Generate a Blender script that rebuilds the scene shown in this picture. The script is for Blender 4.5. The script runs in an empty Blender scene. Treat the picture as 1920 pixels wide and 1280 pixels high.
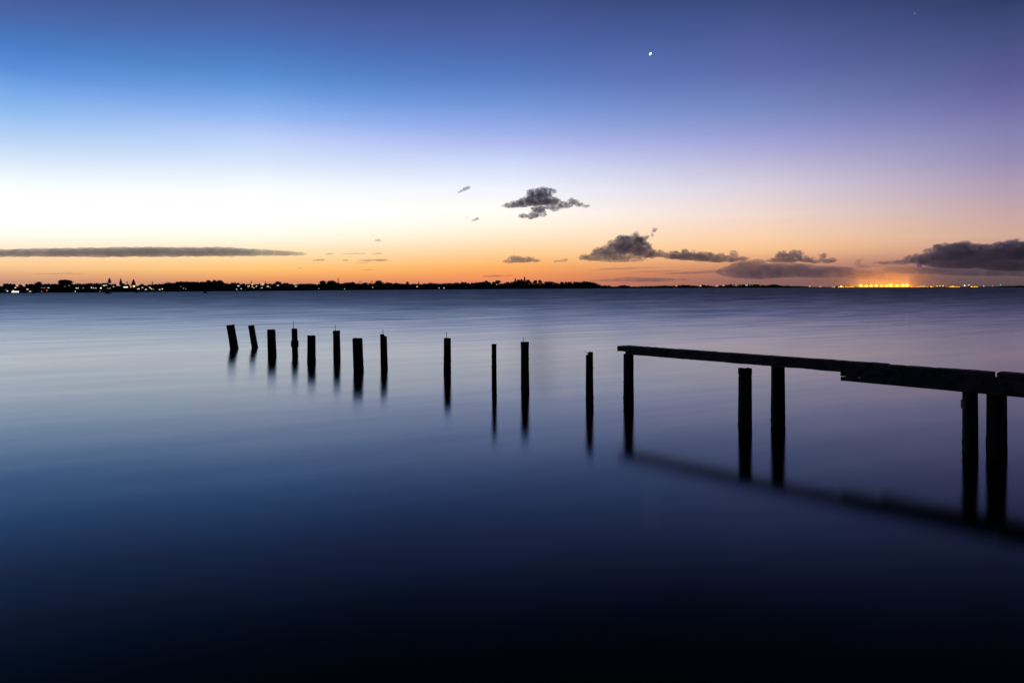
import bpy, bmesh, math, random
from mathutils import Vector, Matrix, noise, Euler

random.seed(11)
C = bpy.context.scene.collection
F = 1280.0          # focal length in pixels of the 1920 px wide photograph (24 mm on full frame)
H = 2.9             # eye height above the water
ROLL = 0.00208      # slight roll of the camera

# ------------------------------------------------------------------ helpers
def lin(c):
    r = []
    for v in c:
        v = v / 255.0
        r.append(v / 12.92 if v <= 0.04045 else ((v + 0.055) / 1.055) ** 2.4)
    return (r[0], r[1], r[2], 1.0)

def lvl(x, y):
    """photo pixel -> level (u, v) with v measured down from the horizon"""
    u = x - 960.0; v = y - 539.0
    return u - ROLL * v, v + ROLL * u

def on_water(x, y):
    u, v = lvl(x, y)
    Y = F * H / v
    return Vector((u / F * Y, Y, 0.0))

def at_depth(x, y, Y):
    u, v = lvl(x, y)
    return Vector((u / F * Y, Y, H - v / F * Y))

def tag(o, label=None, cat=None, group=None, kind=None):
    if label: o['label'] = label
    if cat: o['category'] = cat
    if group: o['group'] = group
    if kind: o['kind'] = kind
    return o

def obj(name, bm, mat, parent=None, smooth=False):
    me = bpy.data.meshes.new(name)
    bm.normal_update()
    bm.to_mesh(me); bm.free()
    if mat: me.materials.append(mat)
    if smooth:
        for p in me.polygons: p.use_smooth = True
    o = bpy.data.objects.new(name, me); C.objects.link(o)
    if parent: o.parent = parent
    return o

def empty(name, loc, rz=0.0):
    o = bpy.data.objects.new(name, None); C.objects.link(o)
    o.location = loc; o.rotation_euler = (0, 0, rz)
    o.empty_display_size = 0.2
    return o

def bm_box(bm, x0, x1, y0, y1, z0, z1):
    vs = [bm.verts.new(p) for p in ((x0,y0,z0),(x1,y0,z0),(x1,y1,z0),(x0,y1,z0),(x0,y0,z1),(x1,y0,z1),(x1,y1,z1),(x0,y1,z1))]
    for f in ((0,3,2,1),(4,5,6,7),(0,1,5,4),(1,2,6,5),(2,3,7,6),(3,0,4,7)):
        bm.faces.new([vs[i] for i in f])
    return vs

def bm_tube(bm, pts, radii, n=8):
    rings = []
    for i, p in enumerate(pts):
        p = Vector(p)
        a = Vector(pts[max(0, i-1)]); b = Vector(pts[min(len(pts)-1, i+1)])
        d = (b - a).normalized()
        s = d.cross(Vector((0, 1, 0.03)))
        if s.length < 1e-4: s = d.cross(Vector((1, 0, 0)))
        s.normalize(); t = d.cross(s)
        r = radii[i]
        rings.append([bm.verts.new(p + s*math.cos(2*math.pi*k/n)*r + t*math.sin(2*math.pi*k/n)*r) for k in range(n)])
    for a, b in zip(rings, rings[1:]):
        for k in range(n):
            bm.faces.new((a[k], a[(k+1) % n], b[(k+1) % n], b[k]))
    bm.faces.new(list(reversed(rings[0]))); bm.faces.new(rings[-1])

def bm_blob(bm, c, r, sub=2, jit=0.0, seed=0.0, freq=1.0):
    """icosphere of radii r (3-vector) with noise displacement"""
    res = bmesh.ops.create_icosphere(bm, subdivisions=sub, radius=1.0)
    for v in res['verts']:
        n = v.co.copy()
        k = 1.0 + jit * noise.noise(n * freq + Vector((seed, seed*1.7, -seed)))
        v.co = Vector((c[0] + n.x*r[0]*k, c[1] + n.y*r[1]*k, c[2] + n.z*r[2]*k))

class Acc:
    """plain vertex and face lists, for meshes of very many small pieces"""
    ico = {}
    def __init__(self): self.v, self.f = [], []
    @classmethod
    def sphere(cls, sub):
        if sub not in cls.ico:
            t = bmesh.new(); bmesh.ops.create_icosphere(t, subdivisions=sub, radius=1.0)
            t.verts.index_update()
            cls.ico[sub] = ([tuple(v.co) for v in t.verts], [tuple(v.index for v in f.verts) for f in t.faces]); t.free()
        return cls.ico[sub]
    def add(self, vs, fs):
        n = len(self.v); self.v.extend(vs); self.f.extend(tuple(i + n for i in f) for f in fs)
    def blob(self, c, r, sub=1, jit=0.0, seed=0.0, freq=1.0):
        V, Fc = self.sphere(sub); o = Vector((seed, seed*1.7, -seed)); out = []
        for n in V:
            k = 1.0 + (jit * noise.noise(Vector(n) * freq + o) if jit else 0.0)
            out.append((c[0] + n[0]*r[0]*k, c[1] + n[1]*r[1]*k, c[2] + n[2]*r[2]*k))
        self.add(out, Fc)
    def leaves(self, c, r, n, size, seed):
        rnd = random.Random(seed)
        for _ in range(n):
            d = Vector((rnd.gauss(0, 1), rnd.gauss(0, 1), rnd.gauss(0, 1))).normalized() * rnd.random() ** 0.15
            px, py, pz = c[0] + d.x*r[0], c[1] + d.y*r[1], c[2] + d.z*r[2]
            a = Vector((rnd.gauss(0, 1), rnd.gauss(0, 1), rnd.gauss(0, 1))).normalized()
            b_ = a.orthogonal().normalized(); s = size * rnd.uniform(0.6, 1.3); e = a.cross(b_) * (s*0.7); b_ = b_ * s
            self.add([(px+b_.x, py+b_.y, pz+b_.z), (px+e.x, py+e.y, pz+e.z), (px-b_.x, py-b_.y, pz-b_.z), (px-e.x, py-e.y, pz-e.z)], [(0, 1, 2, 3)])
    def obj(self, name, mat, parent=None):
        me = bpy.data.meshes.new(name); me.from_pydata(self.v, [], self.f); me.update()
        me.materials.append(mat)
        o = bpy.data.objects.new(name, me); C.objects.link(o)
        if parent: o.parent = parent
        return o

# ------------------------------------------------------------------ materials
def new_mat(name):
    m = bpy.data.materials.new(name); m.use_nodes = True
    nt = m.node_tree; nt.nodes.clear()
    return m, nt, nt.nodes, nt.links

def ramp(nodes, stops, interp='LINEAR'):
    n = nodes.new('ShaderNodeValToRGB'); cr = n.color_ramp; cr.interpolation = interp
    while len(cr.elements) > 1: cr.elements.remove(cr.elements[-1])
    cr.elements[0].position = stops[0][0]; cr.elements[0].color = stops[0][1]
    for p, c in stops[1:]:
        e = cr.elements.new(p); e.color = c
    return n

def g(v): return (v, v, v, 1.0)

def noisy_mat(name, dark, light, scale, rough=0.8, bump=0.3, stretch=(1, 1, 1), dist=0.02, spec=0.3):
    m, nt, N, L = new_mat(name)
    out = N.new('ShaderNodeOutputMaterial'); b = N.new('ShaderNodeBsdfPrincipled')
    tc = N.new('ShaderNodeTexCoord'); mp = N.new('ShaderNodeMapping'); mp.inputs['Scale'].default_value = stretch
    nz = N.new('ShaderNodeTexNoise'); nz.inputs['Scale'].default_value = scale; nz.inputs['Detail'].default_value = 6; nz.inputs['Roughness'].default_value = 0.65
    L.new(tc.outputs['Object'], mp.inputs['Vector']); L.new(mp.outputs['Vector'], nz.inputs['Vector'])
    r = ramp(N, [(0.3, (*dark, 1)), (0.7, (*light, 1))]); L.new(nz.outputs['Fac'], r.inputs['Fac'])
    L.new(r.outputs['Color'], b.inputs['Base Color'])
    b.inputs['Roughness'].default_value = rough; b.inputs['Specular IOR Level'].default_value = spec
    bp = N.new('ShaderNodeBump'); bp.inputs['Strength'].default_value = bump; bp.inputs['Distance'].default_value = dist
    L.new(nz.outputs['Fac'], bp.inputs['Height']); L.new(bp.outputs['Normal'], b.inputs['Normal'])
    L.new(b.outputs['BSDF'], out.inputs['Surface'])
    return m

M = {}
M['pile'] = noisy_mat('weathered_pile_wood', (0.012, 0.011, 0.010), (0.045, 0.040, 0.036), 9, 0.85, 0.6, (1, 1, 0.12), 0.02, 0.25)
M['beam'] = noisy_mat('weathered_beam_wood', (0.03, 0.03, 0.03), (0.15, 0.147, 0.145), 4, 0.8, 0.6, (1, 1, 1), 0.02, 0.3)
M['plank'] = noisy_mat('weathered_plank_wood', (0.025, 0.025, 0.026), (0.12, 0.117, 0.117), 6, 0.75, 0.6, (1, 1, 1), 0.02, 0.3)
M['iron'] = noisy_mat('rusted_iron', (0.02, 0.014, 0.011), (0.05, 0.035, 0.028), 60, 0.7, 0.2)
M['shell'] = noisy_mat('oyster_crust', (0.02, 0.02, 0.018), (0.06, 0.055, 0.05), 40, 0.9, 0.6)
M['soil'] = noisy_mat('shore_ground', (0.02, 0.022, 0.014), (0.05, 0.05, 0.035), 0.2, 1.0, 0.2, (1, 1, 1), 0.02, 0.0)
M['leaf'] = noisy_mat('foliage_dark', (0.018, 0.028, 0.012), (0.05, 0.065, 0.03), 0.6, 0.9, 0.0, (1, 1, 1), 0.02, 0.1)
M['needle'] = noisy_mat('pine_foliage', (0.014, 0.026, 0.014), (0.036, 0.055, 0.03), 0.8, 0.8, 0.0)
M['bark'] = noisy_mat('bark', (0.03, 0.025, 0.02), (0.07, 0.06, 0.05), 3, 0.9, 0.3)
M['wall'] = noisy_mat('house_wall', (0.20, 0.19, 0.18), (0.26, 0.25, 0.24), 1.5, 0.85, 0.1)
M['roof'] = noisy_mat('house_roof', (0.05, 0.045, 0.045), (0.09, 0.08, 0.08), 2, 0.7, 0.2)
M['steel'] = noisy_mat('galvanised_steel', (0.10, 0.10, 0.11), (0.16, 0.16, 0.17), 2, 0.5, 0.1)
M['hull'] = noisy_mat('boat_hull_paint', (0.06, 0.065, 0.075), (0.09, 0.095, 0.11), 1.2, 0.4, 0.0)

def emit(name, col, s):
    m, nt, N, L = new_mat(name)
    out = N.new('ShaderNodeOutputMaterial'); e = N.new('ShaderNodeEmission')
    e.inputs['Color'].default_value = (*col, 1); e.inputs['Strength'].default_value = s
    L.new(e.outputs['Emission'], out.inputs['Surface'])
    return m
E = {
    'white': emit('lit_white', (1.0, 0.88, 0.68), 0.85),
    'bright': emit('lit_bright_white', (1.0, 0.90, 0.72), 2.0),
    'warm': emit('lit_warm', (1.0, 0.74, 0.40), 0.9),
    'dim': emit('lit_dim', (1.0, 0.72, 0.48), 0.30),
    'yellow': emit('lit_yellow', (1.0, 0.80, 0.25), 1.2),
    'green': emit('lit_green', (0.30, 1.0, 0.38), 0.9),
    'lime': emit('lit_pale_green', (0.80, 1.0, 0.62), 0.8),
    'red': emit('lit_red', (1.0, 0.07, 0.06), 2.4),
    'orange': emit('lit_orange', (1.0, 0.45, 0.12), 3.0),
    'sodium': emit('lit_sodium', (1.0, 0.60, 0.035), 9.0),
    'sodium_low': emit('lit_sodium_low', (1.0, 0.56, 0.03), 2.0),
    'pink': emit('lit_pink', (1.0, 0.55, 0.50), 0.9),
    'planet': emit('planet_light', (1.0, 0.97, 0.95), 3.0),
    'star': emit('star_light', (0.62, 0.68, 1.0), 0.34),
}

# ------------------------------------------------------------------ sky (world)
def build_world():
    w = bpy.data.worlds.new('World'); bpy.context.scene.world = w; w.use_nodes = True
    nt = w.node_tree; N = nt.nodes; L = nt.links; N.clear()
    out = N.new('ShaderNodeOutputWorld'); bg = N.new('ShaderNodeBackground')
    tc = N.new('ShaderNodeTexCoord'); sp = N.new('ShaderNodeSeparateXYZ'); L.new(tc.outputs['Generated'], sp.inputs['Vector'])
    def math_(op, a, b=None, clamp=False):
        n = N.new('ShaderNodeMath'); n.operation = op; n.use_clamp = clamp
        for i, v in enumerate((a, b)):
            if v is None: continue
            if isinstance(v, (int, float)): n.inputs[i].default_value = v
            else: L.new(v, n.inputs[i])
        return n.outputs[0]
    az = math_('MULTIPLY', math_('ARCTAN2', sp.outputs['X'], sp.outputs['Y']), 180 / math.pi)
    p = math_('SQRT', math_('MAXIMUM', sp.outputs['Z'], 0.0))
    # sky colours by elevation, read at five compass directions
    cols = [
        (30, [(541,(176,134,118)),(528,(196,147,124)),(515,(224,170,126)),(500,(248,200,146)),(485,(253,212,162)),(462,(253,234,208)),(440,(253,246,232)),(400,(253,253,250)),(344,(241,248,252)),(300,(214,231,250)),(258,(183,210,246)),(215,(148,190,241)),(172,(120,168,232)),(130,(88,142,216)),(86,(72,124,196)),(40,(70,106,174)),(0,(70,94,156))],
         [(24,(22,54,90)),(30,(5,24,42)),(45,(2,9,16)),(90,(3,7,13))]),
        (480, [(541,(190,128,108)),(530,(210,142,110)),(520,(238,164,106)),(507,(253,192,112)),(490,(253,212,148)),(465,(253,232,196)),(440,(253,245,228)),(400,(253,252,250)),(344,(239,245,252)),(300,(212,227,249)),(258,(188,208,249)),(215,(146,181,241)),(172,(108,156,224)),(140,(86,138,209)),(86,(72,114,186)),(40,(70,98,164)),(0,(66,86,148))],
         [(25,(22,48,84)),(30,(5,22,39)),(45,(2,8,15)),(90,(3,6,12))]),
        (960, [(541,(205,124,98)),(530,(222,134,98)),(515,(246,152,92)),(498,(253,178,102)),(475,(253,206,148)),(450,(253,224,188)),(425,(253,236,214)),(400,(252,244,235)),(350,(234,238,252)),(310,(209,219,250)),(270,(178,188,240)),(240,(149,170,231)),(200,(116,150,216)),(150,(90,124,194)),(100,(76,106,174)),(50,(72,90,156)),(0,(62,80,138))],
         [(25.5,(24,42,78)),(30,(5,18,35)),(45,(2,7,13)),(90,(3,6,12))]),
        (1430, [(541,(136,98,96)),(525,(142,102,99)),(510,(168,116,104)),(492,(216,152,120)),(468,(248,194,144)),(440,(250,209,174)),(400,(240,215,206)),(350,(216,206,220)),(310,(190,185,216)),(270,(164,164,214)),(240,(140,150,205)),(200,(116,134,190)),(130,(92,105,167)),(80,(80,94,154)),(40,(68,84,140)),(0,(57,74,126))],
         [(24.5,(20,33,62)),(30,(5,14,27)),(45,(2,6,11)),(90,(3,5,11))]),
        (1890, [(541,(88,72,78)),(525,(98,80,84)),(505,(120,94,94)),(485,(160,120,112)),(465,(196,150,134)),(440,(211,170,152)),(400,(198,166,166)),(350,(176,156,180)),(300,(150,140,181)),(250,(130,129,176)),(200,(110,110,164)),(150,(92,93,147)),(80,(72,80,131)),(40,(60,72,120)),(0,(47,60,104))],
         [(22.5,(18,27,50)),(29,(5,10,20)),(45,(2,5,9)),(90,(3,5,10))]),
    ]
    outs, azs = [], []
    for x, low, high in cols:
        a = math.atan((x - 960) / F); azs.append(math.degrees(a))
        yh = 539 - ROLL * (x - 960)
        st = []
        for y, c in low:
            t = max(0.0, (yh - y) / F * math.cos(a))
            k = 1.0
            if x < 1200:      # the brightest zone is brighter than the picture can hold
                e_ = min(1.0, max(0.0, (y - 312)/88.0)) * min(1.0, max(0.0, (468 - y)/40.0)); k = 1 + (0.12 if x < 900 else 0.08)*e_
            l_ = lin(c); st.append((math.sqrt(math.sin(math.atan(t))), (l_[0]*k, l_[1]*k, l_[2]*k, 1.0)))
        for e, c in high: st.append((math.sqrt(math.sin(math.radians(e))), lin(c)))
        st[0] = (0.0, st[0][1])
        r = ramp(N, st); L.new(p, r.inputs['Fac']); outs.append(r.outputs['Color'])
    back = ramp(N, [(0.0, lin((40,44,66))), (math.sqrt(math.sin(math.radians(8))), lin((46,50,76))), (math.sqrt(math.sin(math.radians(35))), lin((12,18,36))), (1.0, lin((4,8,17)))])
    L.new(p, back.inputs['Fac'])
    def mix(a, b, fac):
        n = N.new('ShaderNodeMix'); n.data_type = 'RGBA'
        L.new(fac, n.inputs[0]); L.new(a, n.inputs[6]); L.new(b, n.inputs[7])
        return n.outputs[2]
    def rng(lo, hi, src):
        n = N.new('ShaderNodeMapRange'); n.interpolation_type = 'LINEAR'; n.clamp = True
        L.new(src, n.inputs[0]); n.inputs[1].default_value = lo; n.inputs[2].default_value = hi
        return n.outputs[0]
    col = outs[0]
    for i in range(1, 5):
        col = mix(col, outs[i], rng(azs[i-1], azs[i], az))
    col = mix(col, back.outputs['Color'], rng(38, 105, math_('ABSOLUTE', az)))
    # thin uneven bands of haze and cirrus in the low air
    mp = N.new('ShaderNodeMapping'); mp.inputs['Scale'].default_value = (1.2, 1.2, 26); L.new(tc.outputs['Generated'], mp.inputs['Vector'])
    nz = N.new('ShaderNodeTexNoise'); nz.inputs['Scale'].default_value = 3.0; nz.inputs['Detail'].default_value = 5
    L.new(mp.outputs['Vector'], nz.inputs['Vector'])
    mr = N.new('ShaderNodeMapRange'); L.new(nz.outputs['Fac'], mr.inputs[0]); mr.inputs[1].default_value = 0.25; mr.inputs[2].default_value = 0.75; mr.inputs[3].default_value = 0.988; mr.inputs[4].default_value = 1.012
    vm = N.new('ShaderNodeVectorMath'); vm.operation = 'SCALE'; L.new(col, vm.inputs[0]); L.new(mr.outputs[0], vm.inputs['Scale'])
    # physical twilight sky underneath
    sky = N.new('ShaderNodeTexSky'); sky.sky_type = 'NISHITA'; sky.sun_disc = False
    sky.sun_elevation = math.radians(-3.5); sky.sun_rotation = math.radians(-12); sky.altitude = 3
    sm = N.new('ShaderNodeVectorMath'); sm.operation = 'SCALE'; L.new(sky.outputs['Color'], sm.inputs[0]); sm.inputs['Scale'].default_value = 0.05
    ad = N.new('ShaderNodeVectorMath'); ad.operation = 'ADD'; L.new(vm.outputs[0], ad.inputs[0]); L.new(sm.outputs[0], ad.inputs[1])
    L.new(ad.outputs[0], bg.inputs['Color']); bg.inputs['Strength'].default_value = 1.0
    L.new(bg.outputs[0], out.inputs['Surface'])
build_world()

# ------------------------------------------------------------------ camera
cam = bpy.data.cameras.new('camera'); co = bpy.data.objects.new('camera', cam); C.objects.link(co)
cam.sensor_width = 36; cam.lens = 24; cam.shift_y = -101.0 / 1920.0
cam.clip_start = 0.1; cam.clip_end = 200000
co.matrix_world = Matrix.Translation((0, 0, H)) @ Euler((math.radians(90), 0, 0)).to_matrix().to_4x4() @ Matrix.Rotation(-math.atan(ROLL), 4, 'Z')
bpy.context.scene.camera = co
vs = bpy.context.scene.view_settings
vs.view_transform = 'Standard'; vs.look = 'None'; vs.exposure = 0.0; vs.gamma = 1.0

# ------------------------------------------------------------------ water
def build_water():
    bm = bmesh.new()
    v = [bm.verts.new(q) for q in ((-60000, -30, 0), (60000, -30, 0), (60000, 60000, 0), (-60000, 60000, 0))]
    bm.faces.new(v)
    m, nt, N, L = new_mat('calm_sea_water')
    out = N.new('ShaderNodeOutputMaterial')
    b = N.new('ShaderNodeBsdfGlossy'); b.distribution = 'BECKMANN'; b.inputs['Color'].default_value = (0.96, 0.985, 1.0, 1)
    body = N.new('ShaderNodeBsdfDiffuse'); body.inputs['Color'].default_value = (0.0006, 0.0025, 0.006, 1)
    fr = N.new('ShaderNodeFresnel'); fr.inputs['IOR'].default_value = 1.43
    ms_ = N.new('ShaderNodeMixShader'); L.new(fr.outputs[0], ms_.inputs[0]); L.new(body.outputs[0], ms_.inputs[1]); L.new(b.outputs[0], ms_.inputs[2])
    geo = N.new('ShaderNodeNewGeometry'); sp = N.new('ShaderNodeSeparateXYZ'); L.new(geo.outputs['Position'], sp.inputs[0])
    # more wind further from the shelter of the shore
    lg = N.new('ShaderNodeMath'); lg.operation = 'LOGARITHM'; mx = N.new('ShaderNodeMath'); mx.operation = 'MAXIMUM'
    L.new(sp.outputs['Y'], mx.inputs[0]); mx.inputs[1].default_value = 1.0
    L.new(mx.outputs[0], lg.inputs[0]); lg.inputs[1].default_value = 10.0
    mr = N.new('ShaderNodeMapRange'); L.new(lg.outputs[0], mr.inputs[0])
    mr.inputs[1].default_value = 0.6; mr.inputs[2].default_value = 2.6; mr.inputs[3].default_value = 0.0; mr.inputs[4].default_value = 1.0
    rr = ramp(N, [(0.0, g(0.13)), (0.26, g(0.142)), (0.33, g(0.162)), (0.38, g(0.185)), (0.45, g(0.21)), (0.60, g(0.27)), (0.75, g(0.34)), (1.0, g(0.36))])
    L.new(mr.outputs[0], rr.inputs['Fac'])
    # long wind streaks and low swell, running slightly oblique to the shore
    def streak(sx, sy, rot, detail):
        m0 = N.new('ShaderNodeMapping'); m0.inputs['Rotation'].default_value = (0, 0, math.radians(-rot))
        mp = N.new('ShaderNodeMapping'); mp.inputs['Scale'].default_value = (sx, sy, 1)
        L.new(geo.outputs['Position'], m0.inputs['Vector']); L.new(m0.outputs['Vector'], mp.inputs['Vector'])
        n = N.new('ShaderNodeTexNoise'); n.inputs['Scale'].default_value = 1.0; n.inputs['Detail'].default_value = detail; n.inputs['Roughness'].default_value = 0.6
        L.new(mp.outputs['Vector'], n.inputs['Vector'])
        return n.outputs['Fac']
    s1 = streak(0.022, 0.16, 40, 5); s2 = streak(0.10, 0.7, 24, 4)
    ms = N.new('ShaderNodeMapRange'); L.new(s1, ms.inputs[0]); ms.inputs[1].default_value = 0.3; ms.inputs[2].default_value = 0.7; ms.inputs[3].default_value = 0.80; ms.inputs[4].default_value = 1.20
    mu = N.new('ShaderNodeMath'); mu.operation = 'MULTIPLY'; L.new(rr.outputs['Color'], mu.inputs[0]); L.new(ms.outputs[0], mu.inputs[1])
    L.new(mu.outputs[0], b.inputs['Roughness'])
    ad = N.new('ShaderNodeMath'); ad.operation = 'ADD'; L.new(s1, ad.inputs[0]); L.new(s2, ad.inputs[1])
    bp = N.new('ShaderNodeBump'); bp.inputs['Distance'].default_value = 0.12
    br = N.new('ShaderNodeMapRange'); L.new(mr.outputs[0], br.inputs[0]); br.inputs[1].default_value = 0.30; br.inputs[2].default_value = 0.62; br.inputs[3].default_value = 0.004; br.inputs[4].default_value = 0.07
    L.new(br.outputs[0], bp.inputs['Strength'])
    L.new(ad.outputs[0], bp.inputs['Height']); L.new(bp.outputs['Normal'], b.inputs['Normal']); L.new(bp.outputs['Normal'], fr.inputs['Normal'])
    # wavelets running in towards the beach: further out mostly their shoreward faces are met
    tr = ramp(N, [(0.0, g(0.006)), (0.28, g(0.010)), (0.42, g(0.014)), (0.46, g(0.020)), (0.52, g(0.040)), (0.60, g(0.074)), (0.83, g(0.155)), (1.0, g(0.19))])
    L.new(mr.outputs[0], tr.inputs['Fac'])
    ts = N.new('ShaderNodeMapRange'); L.new(ad.outputs[0], ts.inputs[0]); ts.inputs[1].default_value = 0.7; ts.inputs[2].default_value = 1.3; ts.inputs[3].default_value = -1.6; ts.inputs[4].default_value = -0.4
    tm = N.new('ShaderNodeMath'); tm.operation = 'MULTIPLY'; L.new(tr.outputs['Color'], tm.inputs[0]); L.new(ts.outputs[0], tm.inputs[1])
    cb = N.new('ShaderNodeCombineXYZ'); L.new(tm.outputs[0], cb.inputs['Y']); cb.inputs['Z'].default_value = 1.0
    nn = N.new('ShaderNodeVectorMath'); nn.operation = 'NORMALIZE'; L.new(cb.outputs[0], nn.inputs[0]); L.new(nn.outputs[0], bp.inputs['Normal'])
    L.new(ms_.outputs[0], out.inputs['Surface'])
    tag(obj('water', bm, m), kind='structure')
build_water()

# ------------------------------------------------------------------ jetty piles
def pile_mesh(height, r, lean=(0, 0), square=0.0, seed=0, top_fn=None, bulge=None, below=1.4, rough=0.05):
    """weathered pile, base at the waterline (z=0), carried on below the water"""
    bm = bmesh.new(); n = 28; rings = []
    zs = [-below + (below) * i / 4 for i in range(4)] + [height * i / 44 for i in range(45)]
    for z in zs:
        ring = []
        f = z / height
        for k in range(n):
            a = 2 * math.pi * k / n
            ca, sa = math.cos(a), math.sin(a)
            e = 1.0 / (abs(ca) ** (2 + 6*square) + abs(sa) ** (2 + 6*square)) ** (1.0 / (2 + 6*square))
            rad = r * e * (1 - 0.05 * max(0.0, f))
            rad *= 1 + rough * noise.noise(Vector((ca*1.5 + seed*3.1, sa*1.5, z*0.8))) + rough*0.5 * noise.noise(Vector((ca*5, sa*5 + seed, z*3.0)))
            # oyster and barnacle crust near the tide line
            crust = max(0.0, 1 - abs(z - 0.10*height) / (0.42*height)) * 0.06
            q = noise.noise(Vector((ca*4 + seed, sa*4, z*11)))
            rad *= 1 + crust * max(0.0, q) * 1.6
            if bulge: rad *= bulge(f)
            zz = z
            if f > 0.985: zz = z + (top_fn(ca, sa) if top_fn else 0.0) + r*0.20*noise.noise(Vector((ca*2.3, sa*2.3, seed))) - r*0.35*max(0.0, noise.noise(Vector((ca*1.4 + 7, sa*1.4, seed*1.9))) - 0.22)
            elif top_fn and f > 0.75: zz = z + min(0.0, top_fn(ca, sa)) * (f - 0.75) / 0.25
            ring.append(bm.verts.new((lean[0]*z + ca*rad, lean[1]*z + sa*rad, zz)))
        rings.append(ring)
    for a, b in zip(rings, rings[1:]):
        for k in range(n): bm.faces.new((a[k], a[(k+1) % n], b[(k+1) % n], b[k]))
    bm.faces.new(list(reversed(rings[0])))
    top = rings[-1]
    c = sum((v.co for v in top), Vector()) / n
    inner = [bm.verts.new(c + (v.co - c) * 0.55 + Vector((0, 0, r*0.05 + r*0.07*noise.noise(Vector((k*0.7, seed, 3)))))) for k, v in enumerate(top)]
    for k in range(n): bm.faces.new((top[k], top[(k+1) % n], inner[(k+1) % n], inner[k]))
    cv = bm.verts.new(sum((v.co for v in inner), Vector()) / n)
    for k in range(n): bm.faces.new((inner[k], inner[(k+1) % n], cv))
    return bm

GP = 'old jetty piles standing in the water'
def pile(xt, yt, w, xb, yb, label, square=0.0, seed=0, pin=None, top_fn=None, bulge=None, collar=None, bolts=(), bracket=None, Y=None, pos=None, ztop=None, rough=0.05):
    if pos is None:
        b = on_water(xb, yb); Y = b.y
    else:
        b = Vector(pos); Y = b.y
    s = Y / F
    if ztop is None:
        t = at_depth(xt, yt, Y); h = t.z; lean = ((t.x - b.x) / h, 0.0)
    else:
        h = ztop; lean = (0.0, 0.0)
    r = w * 0.5 * s
    tf = (lambda ca, sa: top_fn(ca, sa) * s) if top_fn else None
    root = empty('jetty_pile', b)
    tag(root, label, 'pile', GP)
    obj('post', pile_mesh(h, r, lean, square, seed, tf, bulge, rough=rough), M['pile'], root, True)
    if pin:      # iron pin left standing on the top
        dx, ln, dl = pin
        bm = bmesh.new(); p0 = Vector((lean[0]*h + dx*s, 0, h - 0.05)); p1 = p0 + Vector((dl*s, 0, ln*s + 0.05))
        rr = max(0.008, 0.55*s)
        bm_tube(bm, [p0, (p0 + p1)/2 + Vector((0.15*s, 0, 0)), p1], [rr, rr, rr*0.8], 8)
        obj('iron_pin', bm, M['iron'], root, True)
    if collar:   # clamp round the pile
        y0, y1, cw = collar
        z1 = at_depth(xb, y0, Y).z; z0 = at_depth(xb, y1, Y).z
        bm = bmesh.new(); n = 20; prof = [(z0, 0.96), (z0 + (z1-z0)*0.12, 1.0), (z0 + (z1-z0)*0.85, 1.0), (z1, 0.86)]
        R = cw*0.5*s; rings = []
        for z, k in prof:
            rings.append([bm.verts.new((lean[0]*z + R*k*math.cos(2*math.pi*i/n), R*k*math.sin(2*math.pi*i/n), z + R*0.05*math.sin(i*2.1))) for i in range(n)])
        for a, c2 in zip(rings, rings[1:]):
            for i in range(n): bm.faces.new((a[i], a[(i+1) % n], c2[(i+1) % n], c2[i]))
        bm.faces.new(list(reversed(rings[0]))); bm.faces.new(rings[-1])
        obj('clamp_collar', bm, M['iron'], root, False)
    for (side, y) in bolts:
        z = at_depth(xb, y, Y).z
        bm = bmesh.new(); x0 = side * r * 0.90 + lean[0]*z; x1 = side * (r + 0.9*s) + lean[0]*z
        bm_tube(bm, [(x0, -r*0.1, z), (x1, -r*0.1, z)], [0.9*s, 0.75*s], 6)
        obj('bolt', bm, M['iron'], root)
    if bracket:  # timber cleat on the side
        y0, y1, x0, x1 = bracket
        z1 = at_depth(xb, y0, Y).z; z0 = at_depth(xb, y1, Y).z
        bm = bmesh.new(); bm_box(bm, (x0 - xb)*s, (x1 - xb)*s, -0.07, 0.05, z0, z1)
        bmesh.ops.bevel(bm, geom=bm.edges[:], offset=0.008, segments=1, affect='EDGES')
        obj('cleat', bm, M['plank'], root)
    return root

pile(432, 609.5, 14, 439.5, 653.5, 'thick round pile leaning over at the landward far end of the row, no pin', 0.2, 1, top_fn=lambda c, s_: -1.0*(-c))
pile(471, 610, 10.5, 478, 651.5, 'slim pile leaning over beside the thick leaning pile', 0.3, 2, top_fn=lambda c, s_: 0.8*c)
pile(508.5, 618, 13.6, 510.5, 667, 'upright square-topped pile next to the slim leaning pile', 0.6, 3)
pile(552, 616, 10.6, 553.3, 666.5, 'upright pile with a clamp collar at mid height and a tall pin', 0.1, 4, pin=(-1.5, 14, -0.6), collar=(638, 650.5, 13.8))
pile(584, 629, 15.4, 584, 679, 'stout short pile with a plain rounded top and no pin, beside the collared pile', 0.1, 5)
pile(630.8, 620, 11.8, 632, 677, 'square-cut pile with a tall thin pin between two stout plain piles', 0.7, 6, pin=(-2.2, 12, -0.2), bulge=lambda f: 1.06 if f > 0.93 else 1.0)
pile(670.3, 634.5, 17.6, 672.5, 695, 'thickest plain pile of the far group, slightly tilted, flat worn top', 0.5, 7)
pile(719, 626.5, 12.4, 720.4, 690, 'pile with a broken shoulder and a short pin on its top', 0.4, 8, pin=(-1, 9, 0.1), top_fn=lambda c, s_: -5.0 if c > 0.15 else 0.0)
pile(838.8, 634, 13.4, 838.8, 706, 'solitary square-topped pile with a pin, standing midway along the row', 0.7, 9, pin=(-1.6, 12, 0.0), bolts=((-1, 671), (1, 676)))
pile(926.4, 645, 9.2, 926.8, 736, 'thinnest pile of the row, square cut, without a pin', 0.7, 10, bolts=((-1, 668), (-1, 688)), bulge=lambda f: 1.07 if f > 0.965 else 1.0)
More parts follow.
